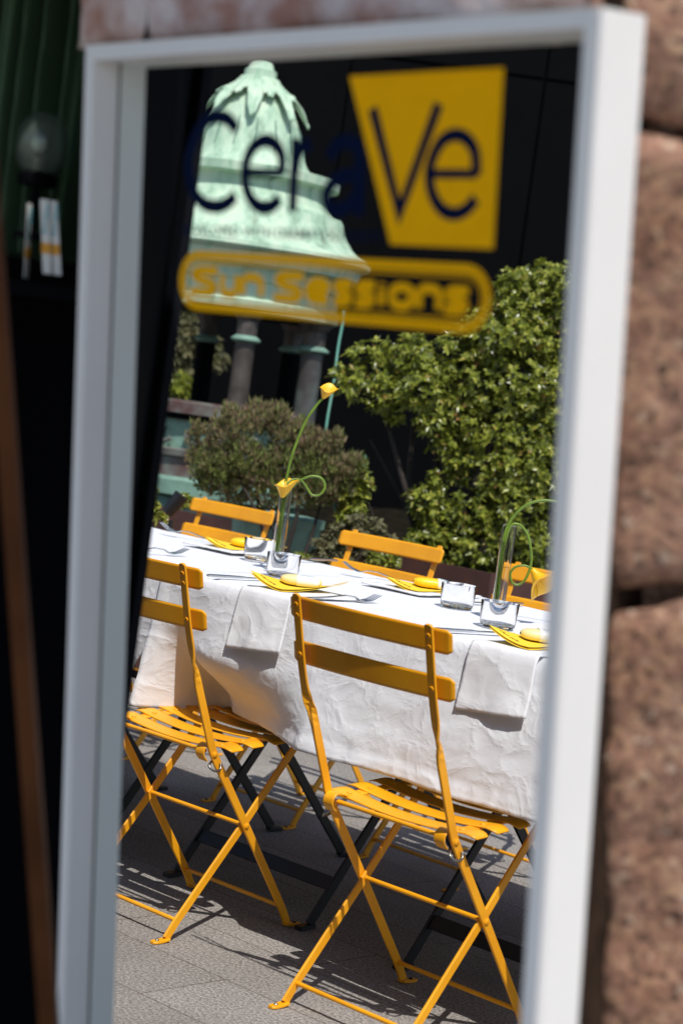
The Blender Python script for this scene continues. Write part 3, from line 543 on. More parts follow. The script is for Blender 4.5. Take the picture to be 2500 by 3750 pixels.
def cloth(name, x0, x1, label, dz=0.0, right_slant=False, left_hem=True):
    NX = int((x1 - x0) / .008); rows = []
    # profile coordinate s from the near hem over the top to the far hem
    S = [(-1.0, 0)] 
    drop = 0.29; prof = []
    for k in range(37): prof.append(('n', 1 - k / 36))
    for k in range(1, 60): prof.append(('t', k / 60))
    for k in range(13): prof.append(('f', k / 12))
    vs = []
    zt = TZ + dz
    for kind, t in prof:
        for i in range(NX + 1):
            x = x0 + (x1 - x0) * i / NX
            if kind == 't':
                y = TY0 + .012 + (TY1 - TY0 - .024) * t; z = zt + .0012 * fbm((x, y, 0), 6.0) + .0018 * fbm((x, y, 3.3), 1.7); z -= .006 * (sst(.03, 0, t) + sst(.97, 1, t))
                xx = x
            elif kind == 'n':
                inw = (float(np.interp(x, [-.97, -.935, -.885, -.845, -.78, -.65, -.51, -.38], [-.01, .03, .19, .20, .17, .115, .055, 0])) if left_hem and x0 > -2 else .03)
                fold = .004 * math.sin(x * 17 + 1.5) * t + .007 * fbm((x * 1.0, t * .35, 5), 4.0, 2) * t + .0022 * fbm((x + t * .25, t * .8, 9), 9.0) * min(1, t * 2)
                rnd = min(1, t * drop / .02); y = TY0 - .012 * math.sin(rnd * math.pi / 2) + .012 * (1 - 1) + inw * (.12 * t + .88 * sst(.25 if x < -.88 else .25 + .27 * sst(-.88, -.80, x), 1, t)) - fold - .012 * t
                y -= .062 * t * sst(-.86, -.72, x) + .03 * t * (1 - sst(-.86, -.72, x))
                z = zt - .008 * (1 - math.cos(rnd * math.pi / 2)) - drop * t - .028 * sst(-.80, -.92, x) * t + .006 * fbm((x, 0, 2), 4.0) * t
                xx = x
                if right_slant: xx = x - max(0, (x - (x1 - .45))) / .45 * .16 * max(0, t * drop - .10) / .19
                if left_hem and x < x0 + .03: y -= .003
                y += (.0026 * fbm((x, 0, 4), 30.0, 2) - .0014) if t > .87 else 0; y += .0025 if .87 < t < .90 else 0
            else:
                y = TY1 + .010 * math.sin(min(1, t * 8) * math.pi / 2) + .012 * fbm((x, t * .4, 15), 5.0) * t; z = zt - .006 - .26 * t; xx = x
            vs.append((xx, y, z))
    n = NX + 1; m = len(prof)
    b = MB(); b.add(vs, [(j * n + i, j * n + i + 1, (j + 1) * n + i + 1, (j + 1) * n + i) for j in range(m - 1) for i in range(NX)])
    o = b.build(name, M['linen'], None, 'all', solid=.0012); tag(o, label, 'tablecloth', 'white linen tablecloths')
    return o
cloth('tablecloth', -.968, 1.35, 'white creased linen cloth on the right part of the table, behind the near right chair', .0022)
cloth('tablecloth', -2.75, -.93, 'white linen cloth on the far left part of the table, tucked under the other cloth', -.0012, right_slant=True)

# ---------------------------------------------------------------- napkins
def napkin(x, y, w_, label, hang=.125, side=-1):
    ZT_ = TZ + .0062
    def f(u, v):
        xx = (u - .5) * w_; s = v * (.34)
        edge = TY0 - .016 if side < 0 else TY1 + .016
        flat = .34 - hang
        if s <= flat:
            yy = edge + (flat - s) * (1 if side < 0 else -1); z = ZT_ + .0008 * fbm((xx + x, yy, 7), 18.0); tt = 0
        else:
            tt = (s - flat); yy = edge + side * (.006 * min(1, tt / .012) + .034 * tt / hang + .005 * math.sin(xx * 38 + x * 9) * tt / hang + .004 * fbm((xx + x, tt, 1), 20.0) * tt / hang)
            z = ZT_ - .004 * min(1, tt / .012) - tt + .018 * (u - .5) * tt / hang
        return Vector((x + xx * (1 + .05 * tt / hang) + (.012 * tt / hang), yy, z))
    b = MB(); b.grid(f, 30, 46); o = b.build('linen_napkin', M['napkin'], None, 'all', solid=.0022); return tag(o, label, 'napkin', 'white napkins at the places')
napkin(-.607, TY0, .165, 'white napkin hanging over the table edge left of the near right chair')
napkin(.078, TY0, .172, 'white napkin hanging over the table edge right of the near right chair')
def flat_napkin(x, y, a, lx, ly, label):
    b = MB(); ca, sa = math.cos(a), math.sin(a)
    def f(u, v):
        p = (u - .5) * lx; q = (v - .5) * ly; return Vector((x + p * ca - q * sa, y + p * sa + q * ca, TZ + .0065 + .0035 * abs(fbm((p, q, x), 16.0)) + .002))
    b.grid(f, 20, 20); tag(b.build('linen_napkin', M['napkin'], None, 'all', solid=.003), label, 'napkin', 'white napkins at the places')
flat_napkin(-.73, .715, .05, .19, .25, 'flat white napkin under the yellow card in front of the drooping calla lily chair')
flat_napkin(-1.43, .735, .05, .19, .25, 'flat white napkin under the yellow card nearest the left vase, far side')
flat_napkin(-1.43, .25, .05, .18, .20, 'flat white napkin at the left edge of the mirror, under a half hidden card')

# ---------------------------------------------------------------- cards with bars of soap
def card(x, y, a, label, tipl=.026, tipr=.024, lx=.108, ly=.212, soap_white=True, slabel='', a2=.85):
    z0 = TZ + .0135
    root = empty('menu_card', (x, y, z0), a); tag(root, label, 'card', 'yellow cards at the places')
    def f(u, v):
        p = (u - .5) * lx; q = (v - .5) * ly; k = (p / lx + q / ly); k2 = max(0, abs(k) - .12) / .88
        return Vector((p, q, (tipl if k < 0 else tipr) * k2 ** 1.7))
    b = MB(); b.grid(f, 24, 8); b.build('sheet', M['card'], root, 'all', solid=.0008)
    b = MB(); b.grid(lambda u, v: f(u, v) * 1.0 + Vector((.004, -.004, -.0045 * (1 - v * .6))), 24, 8); b.build('back_sheet', M['card'], root, 'all', solid=.0008)
    b = MB(); k = 0
    for i in range(9):
        u = .10 + i * .055; v = .10 + .006 * math.sin(i * 2.1)
        if i == 4: continue
        p = f(u, v) + Vector((0, 0, .0012)); q = f(u + .010, v + .030) + Vector((0, 0, .0012)); r = f(u + .034, v + .02 + .012 * (i % 2)) + Vector((0, 0, .0012))
        b.tube([p, q, r], .0006, 4)
    b.build('printed_line', M['ink'], root)
    sroot = empty('soap_bar', (x + .002, y + .004, z0 + .001), a + a2); tag(sroot, slabel, 'soap', 'small bars on the yellow cards')
    def rb(u, v, sx=1.0, x0=-.048, x1=.048, k=0.0):
        q = 2 * math.pi * v; s = x0 + (x1 - x0) * u; c = max(0, 1 - abs(s / .0485) ** 3.2) ** .42
        yy = abs(math.cos(q)) ** .75 * math.copysign(1, math.cos(q)) * (.027 + k) * c; zz = abs(math.sin(q)) ** .75 * math.copysign(1, math.sin(q)) * (.0125 + k) * c + .0135
        return Vector((s, yy, zz))
    b = MB(); b.grid(lambda u, v: rb(u, v), 40, 28); b.build('bar', M['cream'] if soap_white else M['soap'], sroot, 'all')
    b = MB()
    if soap_white: b.grid(lambda u, v: rb(u, v, x0=-.012, x1=.040, k=.0012), 24, 28)
    else: b.grid(lambda u, v: rb(u, v, x0=.012, x1=.044, k=.0012), 24, 28)
    wr = b.build('wrapper', M['wrap'], sroot, 'all')
    b = MB()
    for i in range(7):
        s = -.004 + i * .0048 if soap_white else .018 + i * .003; q = .30 + .02 * (i % 2)
        p = rb((s + .012) / .052 if soap_white else (s - .012) / .032, q, x0=-.012 if soap_white else .012, x1=.040 if soap_white else .044, k=.0016)
        b.tube([p, p + Vector((.0018, -.003, .0004))], .0007, 4)
    b.build('print', M['blueink'], wr)
card(-.665, .212, .0, 'yellow card with curled corners at the place left of the near right chair', slabel='cream bar in a white wrapper on the near left card')
card(.050, .205, .0, 'yellow card by the short glass at the right edge of the mirror', slabel='cream bar in a white wrapper at the right edge of the mirror')
card(-.722, .735, .0, 'yellow card behind the glass at the middle of the table, far side', tipl=.020, tipr=.016, soap_white=False, slabel='yellow bar with a white wrapper end behind the middle glass')
card(-1.425, .755, .0, 'yellow card beside the left vase, far side of the table', tipl=.020, tipr=.016, soap_white=False, slabel='yellow bar on the far left card, next to the left vase')
card(-1.460, .205, .0, 'yellow card half hidden by the dark door edge at the left', slabel='cream bar hidden behind the dark door edge at the left')

# ---------------------------------------------------------------- cutlery
def fork(x, y, a, label, tilt=0.0, z=TZ + .007):
    root = empty('fork', (x, y, z), a); tag(root, label, 'fork', 'forks on the cloth')
    pr = [(-.100, .001, .0060), (-.085, .0015, .0065), (-.03, .004, .0040), (.02, .009, .0032), (.045, .007, .0035), (.056, .002, .0070), (.066, .000, .0115)]
    b = MB(); b.bar([(Vector((p, 0, z_)), Vector((0, h, 0)), Vector((0, 0, .0011))) for p, z_, h in pr]); b.build('handle', M['steel'], root, True)
    for q in (-.0093, -.0031, .0031, .0093):
        b = MB(); b.bar([(Vector((.065, q, .0000)), Vector((0, .0020, 0)), Vector((0, 0, .0009))), (Vector((.085, q * 1.0, .003)), Vector((0, .0017, 0)), Vector((0, 0, .0009))), (Vector((.108, q * .95, .0125)), Vector((0, .0010, 0)), Vector((0, 0, .0007)))]); b.build('tine', M['steel'], root)
    root.rotation_euler = (0, -tilt, a); root.scale = (1.12, 1.2, 1.25)
def knife(x, y, a, label, z=TZ + .007):
    root = empty('table_knife', (x, y, z), a); tag(root, label, 'knife', 'knives on the cloth')
    b = MB(); b.bar([(Vector((p, 0, .003)), Vector((0, h, 0)), Vector((0, 0, t))) for p, h, t in ((-.11, .0055, .0025), (-.10, .0066, .0032), (-.05, .0060, .0030), (-.01, .0050, .0028), (.0, .0046, .0022))]); b.build('handle', M['steel'], root, True)
    b = MB(); b.bar([(Vector((p, q, .003)), Vector((0, h, 0)), Vector((0, 0, t))) for p, q, h, t in ((.0, 0, .0046, .0014), (.02, .001, .0072, .0010), (.07, .001, .0082, .0008), (.10, .002, .0062, .0007), (.112, .004, .0020, .0006))]); b.build('blade', M['steel'], root, True)
fork(-.515, .190, math.radians(86), 'steel fork between the near left card and the middle glass')
fork(-1.262, .262, math.radians(84), 'steel fork at the left end of the table by the dark door edge')
fork(-.935, .800, math.radians(205), 'steel fork with raised tines at the far middle place', tilt=.10)
fork(-1.68, .80, math.radians(200), 'steel fork at the far place in front of the chair behind the left vase', tilt=.10)
knife(-.815, .185, math.radians(84), 'steel knife at the table edge left of the near left card')
knife(-.100, .175, math.radians(80), 'steel knife at the table edge just left of the near right card')
knife(-.535, .77, math.radians(-88), 'steel knife behind the right vase on the far side')
knife(-1.275, .86, math.radians(-88), 'steel knife on the far side right of the left vase')

# ---------------------------------------------------------------- tumblers and vases
def tumbler(x, y, label):
    root = empty('glass_tumbler', (x, y, TZ + .0052)); tag(root, label, 'glass', 'short clear tumblers')
    b = MB(); b.lathe([(.002, 0), (.034, 0), (.0372, .0025), (.0395, .012), (.0422, .056), (.0419, .0565), (.0413, .056), (.0386, .013), (.0365, .0072), (.026, .0052), (.002, .0068)], (0, 0, 0), 56, cap=False)
    b.build('wall', M['glass'], root, True)
tumbler(-.905, .392, 'short clear tumbler in front of the left vase'); tumbler(-1.234, .623, 'short clear tumbler behind the left vase, by the far card')
tumbler(-.462, .537, 'short clear tumbler at the middle of the table, left of the right vase'); tumbler(-.185, .352, 'short clear tumbler in front of the right vase')
def vase(x, y, label):
    root = empty('bud_vase', (x, y, TZ + .0052)); tag(root, label, 'vase', 'slim clear bud vases')
    b = MB(); b.lathe([(.002, 0), (.026, 0), (.030, .002), (.029, .005), (.019, .008), (.0142, .013), (.0148, .024), (.0158, .12), (.0170, .216), (.0166, .2165), (.0161, .216), (.0149, .12), (.0138, .028), (.006, .020), (.001, .019)], (0, 0, 0), 40, cap=False); b.build('tube', M['vase_glass'], root, True)
    b = MB(); b.lathe([(.001, .0205), (.0128, .030), (.0144, .115), (.0144, .122), (.001, .1222)], (0, 0, 0), 32, cap=False); b.build('water', M['water'], root, True)
vase(-1.026, .488, 'slim clear bud vase at the left, holding a tall calla lily'); vase(-.287, .473, 'slim clear bud vase at the right with drooping green stems')
def lily(pts, r, label, fl=None, ax=None, size=1.0, roll=0.0, flare=0.0):
    P = crom(pts, 8); o = P[0].copy(); root = empty('calla_lily', o); tag(root, label, 'flower', 'yellow calla lilies')
    b = MB(); n = len(P); b.tube([p - o for p in P], [r * (1 - .25 * i / n) for i in range(n)], 9); b.build('stem', M['stem'], root, 'all')
    if fl is None: return
    A = Vector(ax).normalized(); sx = A.cross(Vector((0.2, 0.1, 1))).normalized(); sy = A.cross(sx); sx, sy = sx * math.cos(roll) + sy * math.sin(roll), sy * math.cos(roll) - sx * math.sin(roll)
    def f(u, v):
        q = 2 * math.pi * (u * 1.12) - .35; k = v
        rad = (.0036 + (.0165 * (1 - flare) + .009 * flare) * math.sin(min(1, k * 1.15) * 1.35) + .012 * flare * k ** 2.5 + .0085 * k ** 5 * (.4 + .6 * math.cos(q * .5) ** 2)) * size * (1 + .10 * u)
        h = (.042 * k + .017 * k ** 2 * math.cos(q)) * size; fl_ = .010 * k ** 7 * (0.5 + 0.5 * math.cos(q * 3 + .6)) * size
        return Vector(fl) - o + A * (h - fl_) + sx * rad * math.cos(q) + sy * rad * math.sin(q)
    b = MB(); b.grid(f, 40, 18); b.build('petal', M['petal'], root, 'all', solid=.0009)
    b = MB(); b.tube([Vector(fl) - o + A * .008 * size, Vector(fl) - o + A * .040 * size], [.0028 * size, .0020 * size], 8); b.build('spadix', M['petal'], root, 'all')
v1z = 0.0
lily([(-1.030, .486, .795), (-1.033, .488, .887), (-1.036, .492, .987), (-1.034, .501, 1.066), (-1.022, .518, 1.147), (-1.007, .537, 1.196), (-.999, .546, 1.213)], .0042, 'tall upright yellow calla lily high above the left vase', (-.999, .546, 1.213), (.10, .12, .40), .82, 1.9)
lily([(-1.024, .490, .797), (-1.029, .489, .887), (-1.030, .494, .950), (-1.022, .508, .984), (-1.008, .522, 1.004), (-.992, .539, 1.015), (-.975, .556, 1.012), (-.966, .563, .992), (-.973, .555, .971), (-.987, .541, .968), (-.999, .530, .986), (-1.006, .512, 1.002), (-1.016, .490, .998), (-1.018, .474, .978), (-1.017, .468, .962)], .0034, 'yellow calla lily with a looped stem just over the rim of the left vase', (-1.018, .468, .953), (-.03, .10, .42), 1.05, .4)
lily([(-.296, .468, .800), (-.300, .470, .899), (-.298, .476, .969), (-.288, .490, 1.011), (-.266, .513, 1.041), (-.235, .544, 1.051), (-.202, .575, 1.043), (-.173, .600, 1.013)], .0040, 'long arching green stem leaning out of the right vase past the frame', (-.173, .600, 1.013), (.35, .3, -.6), .8)
lily([(-.288, .470, .806), (-.296, .474, .900), (-.294, .480, .972), (-.283, .492, .989), (-.266, .509, .974), (-.254, .518, .940), (-.249, .521, .909), (-.249, .518, .887), (-.254, .512, .864), (-.263, .502, .853), (-.273, .493, .857), (-.278, .489, .876), (-.272, .496, .892), (-.258, .510, .898), (-.245, .522, .893)], .0034, 'drooping yellow calla lily with a curled stem beside the right vase', (-.245, .522, .893), (.42, .34, -.60), 1.25, 2.6, 1.0)

# ---------------------------------------------------------------- white mirror frame with lettering
TL = Vector((.9026, -1.7732, 1.5137)); FXA = Vector((.9991, -.0428, .0026)); FDN = Vector((.0076, .1159, -.9932)); FZ = Vector((.0422, .9923, .1161))
FXA.normalize(); FZ = (FZ - FXA * FZ.dot(FXA)).normalized(); FDN = FZ.cross(FXA).normalized()
FM = Matrix(((FXA.x, FZ.x, -FDN.x, TL.x), (FXA.y, FZ.y, -FDN.y, TL.y), (FXA.z, FZ.z, -FDN.z, TL.z), (0, 0, 0, 1)))
mf = empty('mirror_frame'); mf.matrix_world = FM; tag(mf, 'tall white framed mirror with navy and yellow lettering, leaning by the red stone wall', 'mirror')
FW, FH, BW, TM, TD = .65, 1.50, .0149, .0313, .054
def fbox(b, x0, x1, y0, y1, z0, z1): b.box((x0, z0, -y1), (x1, z1, -y0))
b = MB(); fbox(b, 0, BW, 0, FH, 0, TD); b.build('stile', M['white'], mf)
b = MB(); fbox(b, FW - BW, FW, 0, FH, 0, TD); b.build('stile', M['white'], mf)
b = MB(); fbox(b, BW, FW - BW, 0, BW, 0, TD); b.build('rail', M['white'], mf)
b = MB(); fbox(b, BW, FW - BW, FH - BW, FH, 0, TD); b.build('rail', M['white'], mf)
b = MB(); fbox(b, BW, BW + .0012, BW, FH - BW, TM, .0627); fbox(b, BW + .0012, FW - BW, BW, BW + .0012, TM, .0627); b.build('reflected_liner', M['reflected_liner'], mf)  # liner stands for the frame's mirrored inner side, mirror tint in its colour
b = MB(); fbox(b, BW, BW + .0018, BW, FH - BW, TM - .0012, TM + .0004); b.build('edge_groove', M['groove'], mf)
def stroke(b, pts, wd, z, closed=False, n=8, smooth=True, square=False):
    P = [Vector((p[0], p[1], 0)) for p in pts]
    if smooth: P = crom(P, n, closed)
    L = len(P); l = []; r = []
    for i, p in enumerate(P):
        a = P[(i - 1) % L] if closed else P[max(i - 1, 0)]; c = P[(i + 1) % L] if closed else P[min(i + 1, L - 1)]
        t1 = (p - a); t2 = (c - p)
        t1 = t1.normalized() if t1.length > 1e-9 else t2.normalized(); t2 = t2.normalized() if t2.length > 1e-9 else t1
        t = (t1 + t2).normalized(); nn = Vector((-t.y, t.x, 0)); k = 1 / max(.5, nn.dot(Vector((-t1.y, t1.x, 0))))
        l.append(p + nn * wd / 2 * k); r.append(p - nn * wd / 2 * k)
    vs = [(p.x, z, -p.y) for p in l] + [(p.x, z, -p.y) for p in r]
    b.add(vs, [(i, (i + 1) % L, L + (i + 1) % L, L + i) for i in range(L if closed else L - 1)])
LZ = TM - .0004
b = MB(); sw = .0126
stroke(b, [[.1995, .0825], [.1870, .0728], [.1701, .0692], [.1542, .0723], [.1388, .0863], [.1300, .1050], [.1300, .1180], [.1375, .1370], [.1540, .1497], [.1740, .1527], [.1900, .1490], [.2010, .1415]], sw, LZ); b.build('lettering', M['navy'], mf)
b = MB(); stroke(b, [[.2113, .1212], [.2655, .1212]], sw * .62, LZ - .0002, smooth=False)
stroke(b, [[.2640, .1225], [.2643, .107], [.2540, .0958], [.2390, .0920], [.2240, .0975], [.2150, .1100], [.2135, .1250], [.2190, .1400], [.2300, .1497], [.2430, .1527], [.2550, .1500], [.2640, .1435]], sw, LZ); b.build('lettering', M['navy'], mf)
b = MB(); stroke(b, [[.2813, .0900], [.2816, .1560]], sw, LZ, smooth=False); stroke(b, [[.2830, .1206], [.2855, .1061], [.2925, .0979], [.3030, .0955]], sw, LZ - .0002); b.build('lettering', M['navy'], mf)
b = MB(); stroke(b, [[.3270, .1080], [.3360, .0970], [.3500, .0935], [.3620, .0985], [.3670, .1110], [.3675, .1300], [.3685, .1575]], sw, LZ)
stroke(b, [[.3665, .1230], [.3500, .1235], [.3340, .1290], [.3255, .1405], [.3320, .1515], [.3450, .1530], [.3580, .1470], [.3665, .1370]], sw, LZ - .0002); b.build('lettering', M['navy'], mf)
b = MB(); vs = [(.348, .0380), (.528, .0370), (.5281, .1812), (.4093, .1812)]; b.add([(x, LZ + .0001, -y) for x, y in vs], [(0, 1, 2, 3)]); badge = b.build('badge', M['vinyl'], mf)
b = MB(); sv = .0112; stroke(b, [[.3792, .0660], [.4183, .1540], [.4580, .0640]], sv, LZ - .0003, smooth=False)
stroke(b, [[.4526, .1214], [.5058, .1214]], sv * .7, LZ - .0005, smooth=False)
stroke(b, [[.5050, .1225], [.5021, .1042], [.4927, .0935], [.479, .0895], [.4640, .0945], [.4540, .1090], [.4516, .1240], [.4579, .1405], [.4701, .1515], [.4840, .1540], [.4965, .1497], [.5060, .1410]], sv, LZ - .0003); b.build('badge_lettering', M['navy'], badge)
def stadium(inset, n=10):
    x0, x1, y0, y1 = .122 + inset, .529 - inset, .1945 + inset, .251 - inset; r = (y1 - y0) / 2; pts = []
    for k in range(n + 1):
        a = -math.pi / 2 + math.pi * k / n; pts.append((x1 - r + r * math.cos(a), (y0 + y1) / 2 + r * math.sin(a)))
    for k in range(n + 1):
        a = math.pi / 2 + math.pi * k / n; pts.append((x0 + r + r * math.cos(a), (y0 + y1) / 2 + r * math.sin(a)))
    return pts
b = MB(); stroke(b, stadium(.0037), .0074, LZ, closed=True, smooth=False); b.build('oval_outline', M['vinyl'], mf)
b = MB(); stroke(b, stadium(.0102), .0020, LZ, closed=True, smooth=False); b.build('oval_outline', M['vinyl'], mf)
xd = [412, 450, 765, 1080, 1127]; xf = [.1218, .1455, .338, .5036, .5286]
def lx(u): return float(np.interp(u, xd, xf))
GL = {'S': [[(1, .03), (.35, .03), (.12, .2), (.3, .42), (.75, .56), (.9, .78), (.7, .97), (0, .97)]], 's': [[(1, .06), (.35, .06), (.12, .25), (.35, .46), (.7, .54), (.88, .74), (.65, .94), (0, .94)]],
      'u': [[(.08, .0), (.08, .75), (.25, .95), (.5, .97), (.92, .97)], [(.92, .0), (.92, .93)]], 'n': [[(.08, 1), (.08, .04)], [(.14, .06), (.62, .05), (.86, .2), (.92, .45), (.92, 1)]],
      'e': [[(.1, .52), (.9, .52)], [(.9, .48), (.86, .2), (.62, .05), (.35, .07), (.12, .3), (.1, .65), (.3, .93), (.95, .95)]],
      'i': [[(.5, .18), (.5, 1)], [(.5, -.08), (.5, .06)]], 'o': [[(.5, .05), (.85, .2), (.92, .5), (.85, .8), (.5, .95), (.15, .8), (.08, .5), (.15, .2)]]}
zk = 0
for ch, u0, u1, y0, y1 in (('S', 442, 506, .2092, .2368), ('u', 517, 556, .2124, .2368), ('n', 564, 614, .2124, .2368), ('S', 640, 704, .2092, .2368), ('e', 712, 762, .2124, .2368), ('s', 773, 816, .2124, .2368), ('s', 826, 869, .2124, .2368), ('i', 876, 898, .2124, .2368), ('o', 907, 960, .2124, .2368), ('n', 970, 1022, .2124, .2368), ('s', 1031, 1080, .2124, .2368)):
    a0, a1 = lx(u0) - .0005, lx(u1) + .0005; b = MB()
    for j, st in enumerate(GL[ch]):
        stroke(b, [(a0 + (a1 - a0) * p, y0 + .0032 + (y1 - y0 - .0064) * q) for p, q in st], .0084, LZ - .0004 - .0002 * j - .0001 * (zk % 2), closed=(ch == 'o'), smooth=(len(st) > 2), n=5)
    b.build('lettering', M['vinyl'], mf); zk += 1
def text(body, x, y, h, m, parent, width=None):
    cu = bpy.data.curves.new('tagline', 'FONT'); cu.body = body; cu.size = h / .70; cu.align_x = 'LEFT'; cu.offset = .022 * h / .70; cu.resolution_u = 2
    o = bpy.data.objects.new('tmp', cu); col.objects.link(o); bpy.context.view_layer.update()
    dg = bpy.context.evaluated_depsgraph_get(); me = bpy.data.meshes.new_from_object(o.evaluated_get(dg)); col.objects.unlink(o); bpy.data.objects.remove(o)
    xs = [v.co.x for v in me.vertices]; k = width / (max(xs) - min(xs)) if width else 1; xm = min(xs)
    for v in me.vertices: v.co = Vector((x + (v.co.x - xm) * k, LZ, -y + v.co.y))
    me.materials.clear(); me.materials.append(m); q = bpy.data.objects.new('tagline', me); col.objects.link(q); q.parent = parent; return q
text('DEVELOPED WITH DERMATOLOGISTS', .123, .1795, .0088, M['navy'], mf, .275)

# ---------------------------------------------------------------- red granite wall beside and above the frame
sw_o = TL + FXA * .62
swl = empty('stone_wall'); swl.matrix_world = FM; tag(swl, 'rough red granite block wall behind and beside the white mirror', 'wall')
def block(x0, x1, y0, y1, zfun, rough, seed, edge=.02, step=.010, thick=.10, mk='stone'):
    nx = max(6, int((x1 - x0) / step)); ny = max(6, int((y1 - y0) / step))
    def f(u, v):
        x = x0 + (x1 - x0) * u; y = y0 + (y1 - y0) * v
        e = min(u * (x1 - x0), (1 - u) * (x1 - x0), v * (y1 - y0), (1 - v) * (y1 - y0))
        jx = .010 * fbm((0, y * 9, seed), 1.6) * (1 - min(1, e / .03)); jy = .012 * fbm((x * 9, 0, seed + 3), 1.6) * (1 - min(1, e / .03))
        z = zfun(x, y) + edge * (1 - min(1, e / .018)) ** 2 - rough * fbm((x * 6, y * 6, seed), 1.7, 5) - rough * .35 * fbm((x * 40, y * 40, seed), 1.0, 3)
        jy -= .34 * min(.35, max(0, x - .58)) * math.exp(-((y - .48) / .22) ** 2) * (mk == 'stone')
        return Vector((x + jx, z, -(y + jy)))
    b = MB(); b.grid(f, nx, ny); n = nx + 1
    k = len(b.v); ring = [i for i in range(n)] + [j * n + nx for j in range(1, ny + 1)] + [ny * n + i for i in range(nx - 1, -1, -1)] + [j * n for j in range(ny - 1, 0, -1)]
    back = [(b.v[i][0], b.v[i][1] + thick, b.v[i][2]) for i in ring]; b.v += back; m = len(ring)
    for i in range(m): b.f.append((ring[i], k + i, k + (i + 1) % m, ring[(i + 1) % m]))
    b.f.append(tuple(k + i for i in range(m)))
    b.build('stone_block', M[mk], swl, 'all')
lean = .118
zr = lambda x, y: .066 + lean * max(0, y) + max(0, x - .60) * .62
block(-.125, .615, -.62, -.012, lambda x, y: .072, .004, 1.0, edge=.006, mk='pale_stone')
block(.575, 1.7, -.62, .077, zr, .008, 5.0, edge=.008)
block(.572, 1.7, .090, .468, zr, .008, 13.0, edge=.010)
block(.580, 1.7, .489, 1.55, zr, .011, 21.0, edge=.012)
b = MB(); vs = []
for y in (-.62, 1.56):
    k_ = lean * max(0, y)
    for x, z in ((.572, .125), (.455, .265), (1.8, 1.10), (1.8, .82)): vs.append((x - .85 * k_, z + k_, -y))
b.add(vs, [(0, 1, 2, 3), (7, 6, 5, 4), (0, 4, 5, 1), (1, 5, 6, 2), (2, 6, 7, 3), (3, 7, 4, 0)]); b.build('mortar_backing', M['stone'], swl)
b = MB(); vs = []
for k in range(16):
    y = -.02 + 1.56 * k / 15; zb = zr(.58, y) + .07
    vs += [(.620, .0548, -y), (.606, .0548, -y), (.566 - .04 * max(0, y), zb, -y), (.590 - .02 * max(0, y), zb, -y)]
b.add(vs, [(k * 4 + i, k * 4 + (i + 1) % 4, k * 4 + 4 + (i + 1) % 4, k * 4 + 4 + i) for k in range(15) for i in range(4)] + [(0, 3, 2, 1), (60, 61, 62, 63)]); b.build('gap_shade_panel', M['gap'], swl)  # dark brown panel closes the gap; the gap's shade is in its colour

# ---------------------------------------------------------------- dark shop front at the left of the frame
sf = empty('dark_shopfront', (.66, -1.41, 0)); tag(sf, 'unlit black shop front with a door edge at the left of the mirror', 'shop front')
b = MB(); b.box((-2.6, .016, 0), (-.052, .03, 2.6)); b.build('back_panel', M['dark'], sf)
b = MB(); b.box((-.05, .0, 0), (.0, .014, 2.6)); b.build('door_edge', M['darkgrey'], sf)
def jl(x, y, z): return TL + FXA * x + FDN * y + FZ * z - Vector((.66, -1.41, 0))
b = MB(); b.add([jl(.006, -.30, .070), jl(-.004, -.30, .074), jl(.006, 1.46, .070), jl(-.004, 1.46, .074), (-.012, -.004, 1.85), (-.026, -.004, 1.85), (-.012, -.004, .03), (-.026, -.004, .03)],
                [(0, 4, 6, 2), (1, 3, 7, 5), (0, 1, 5, 4), (2, 6, 7, 3), (0, 2, 3, 1), (4, 5, 7, 6)]); b.build('door_jamb', M['dark'], sf)
b = MB(); b.box((-1.6, -.85, 1.70), (.10, .02, 1.74)); b.build('shade_ceiling', M['dark'], sf)  # unseen ceiling, lowered and reached forward to shade the leaflets
b = MB(); b.box((-.62, -.62, 0), (-.56, .02, 1.92)); b.build('side_panel', M['dark'], sf)
b = MB(); b.box((-.55, -.55, 0), (.16, -.02, .02)); b.build('floor_panel', M['dark'], sf)
def d2(x, y, D): return P7(x, y, D)
b = MB()
A = [d2(30, 150, 2.34), d2(330, 150, 2.30)]
c0 = Vector((.40, -1.60, 0)); c1 = Vector((.585, -1.50, 0))
def cur(u, v):
    p = c0.lerp(c1, u); nrm = Vector((.48, -.87, 0)); z = 1.325 + .372 * v; gather = 1 - .35 * sst(.55, 0, v) * (1 - u)
    q = .048 * math.sin(u * 44 + 1.5 * v) + .016 * math.sin(u * 101 + 2 + v * 3) + .006 * fbm((u * 8, v * 2, 0), 1.0)
    return Vector((p.x, p.y, z)) + nrm * q 
b.grid(cur, 150, 30); tag(b.build('green_curtain', M['curtain'], None, 'all'), 'dark green gathered curtain in the shop window left of the mirror', 'curtain')
lc = d2(97, 328, 2.22)
lp = empty('globe_lamp', (lc.x, lc.y, lc.z - .045)); tag(lp, 'smoked glass globe lamp with a bulb in front of the green curtain', 'lamp')
R_ = .029
b = MB(); b.lathe([(R_ * .55, .010), (R_ * .85, .018), (R_, .034), (R_ * 1.0, .052), (R_ * .82, .068), (R_ * .45, .078), (.001, .0805)], (0, 0, 0), 40, cap=False); b.build('globe', M['smoke'], lp, 'all')
b = MB(); b.ball((-.004, 0, .044), .0095); b.build('bulb', M['bulb'], lp, 'all')
b = MB(); b.lathe([(.0065, .012), (.0065, .028)], (-.004, 0, 0), 16); b.build('bulb_cap', M['brass'], lp, True)
b = MB(); b.lathe([(.021, -.004), (.023, .006), (.018, .011)], (0, 0, 0), 24); b.lathe([(.005, -.06), (.005, -.004)], (0, 0, 0), 12); b.lathe([(.020, -.064), (.020, -.058)], (0, 0, 0), 24); b.build('stand', M['dark'], lp, True)
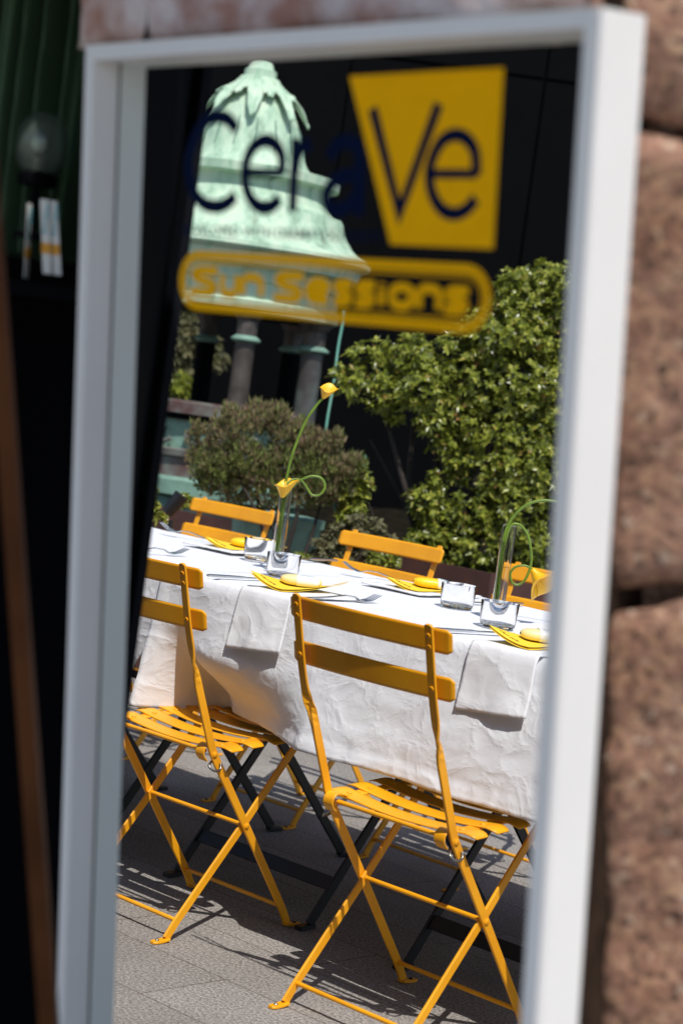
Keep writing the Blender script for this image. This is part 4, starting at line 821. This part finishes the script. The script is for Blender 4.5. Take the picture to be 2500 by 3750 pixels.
for k, (x, y, lb) in enumerate(((112, 550, 'white and orange leaflet standing below the globe lamp, nearer the mirror'), (66, 560, 'white and orange leaflet standing edge on at the left, below the globe lamp'))):
    c = d2(x, y, 2.20); lf = empty('leaflet', (c.x, c.y, c.z - .042), math.radians(38 if k == 0 else 118)); tag(lf, lb, 'leaflet', 'leaflets below the globe lamp')
    for j, (dx, ang) in enumerate(((-.0040, .05), (.0058, -.06))):
        b = MB(); b.obox((dx, j * .004, .045), (Vector((1, 0, 0)), Vector((0, 1, 0)), Vector((math.sin(-.18 + ang * .2), 0, 1)).normalized()), (.0050, .0004, .042)); b.build('sheet', M['wrap'], lf)
        b = MB(); b.obox((dx + .002, j * .004 - .0006, .032), (Vector((1, 0, 0)), Vector((0, 1, 0)), Vector((-.1, 0, 1)).normalized()), (.0051, .0004, .006)); b.build('orange_band', M['orange'], lf)
        b = MB()
        for r_ in range(6): b.obox((dx - .002, j * .004 - .0006, .050 + r_ * .006), (Vector((1, 0, 0)), Vector((0, 1, 0)), Vector((0, 0, 1))), (.003 - .0006 * (r_ % 3), .0004, .0014))
        b.build('print', M['cyan'], lf)
b = MB(); p = d2(40, 640, 2.22); b.obox((p.x, p.y, p.z - .012), (VX, VY, Vector((0, 0, 1))), (.075, .05, .008)); tag(b.build('display_shelf', M['dark']), 'black display shelf under the leaflets in the shop window', 'shelf')
b = MB(); A0 = d2(-30, 350, 1.75); A1 = d2(112, 2345, 1.75); dv = (A1 - A0).normalized(); sd = VX - dv * VX.dot(dv); sd.normalize(); A1 = A1 + dv * ((A1.z - .004) / -dv.z); b.obox((A0 + A1) / 2, (dv, sd, dv.cross(sd)), ((A1 - A0).length / 2, .008, .010))
tag(b.build('wooden_pole', M['wood']), 'brown wooden pole leaning in the dark at the far left', 'pole')

# added unseen sheet: shades the mirror's front, not its right side
aw = empty('sun_blocker', (2.0, -2.1, 0)); tag(aw, 'added dark sheet, out of view, shading the front of the mirror', 'sun_blocker')
E0 = Vector((2.035, -2.093, 0)); ed = Vector((.4485, -.167, 0)).normalized(); pn = Vector((ed.y, -ed.x, 0)); pn = pn if pn.y < 0 else -pn
b = MB(); vs = []
for z in (2.45, 2.462):
    for a_, p_ in ((-.80, 0), (1.5, 0), (1.5, .75), (-.80, .75)): q = E0 + ed * a_ + pn * p_; vs.append((q.x - 2.0, q.y + 2.1, z))
b.add(vs, [(0, 3, 2, 1), (4, 5, 6, 7), (0, 1, 5, 4), (1, 2, 6, 5), (2, 3, 7, 6), (3, 0, 4, 7)]); b.build('blocker_sheet', M['sun_blocker'], aw)
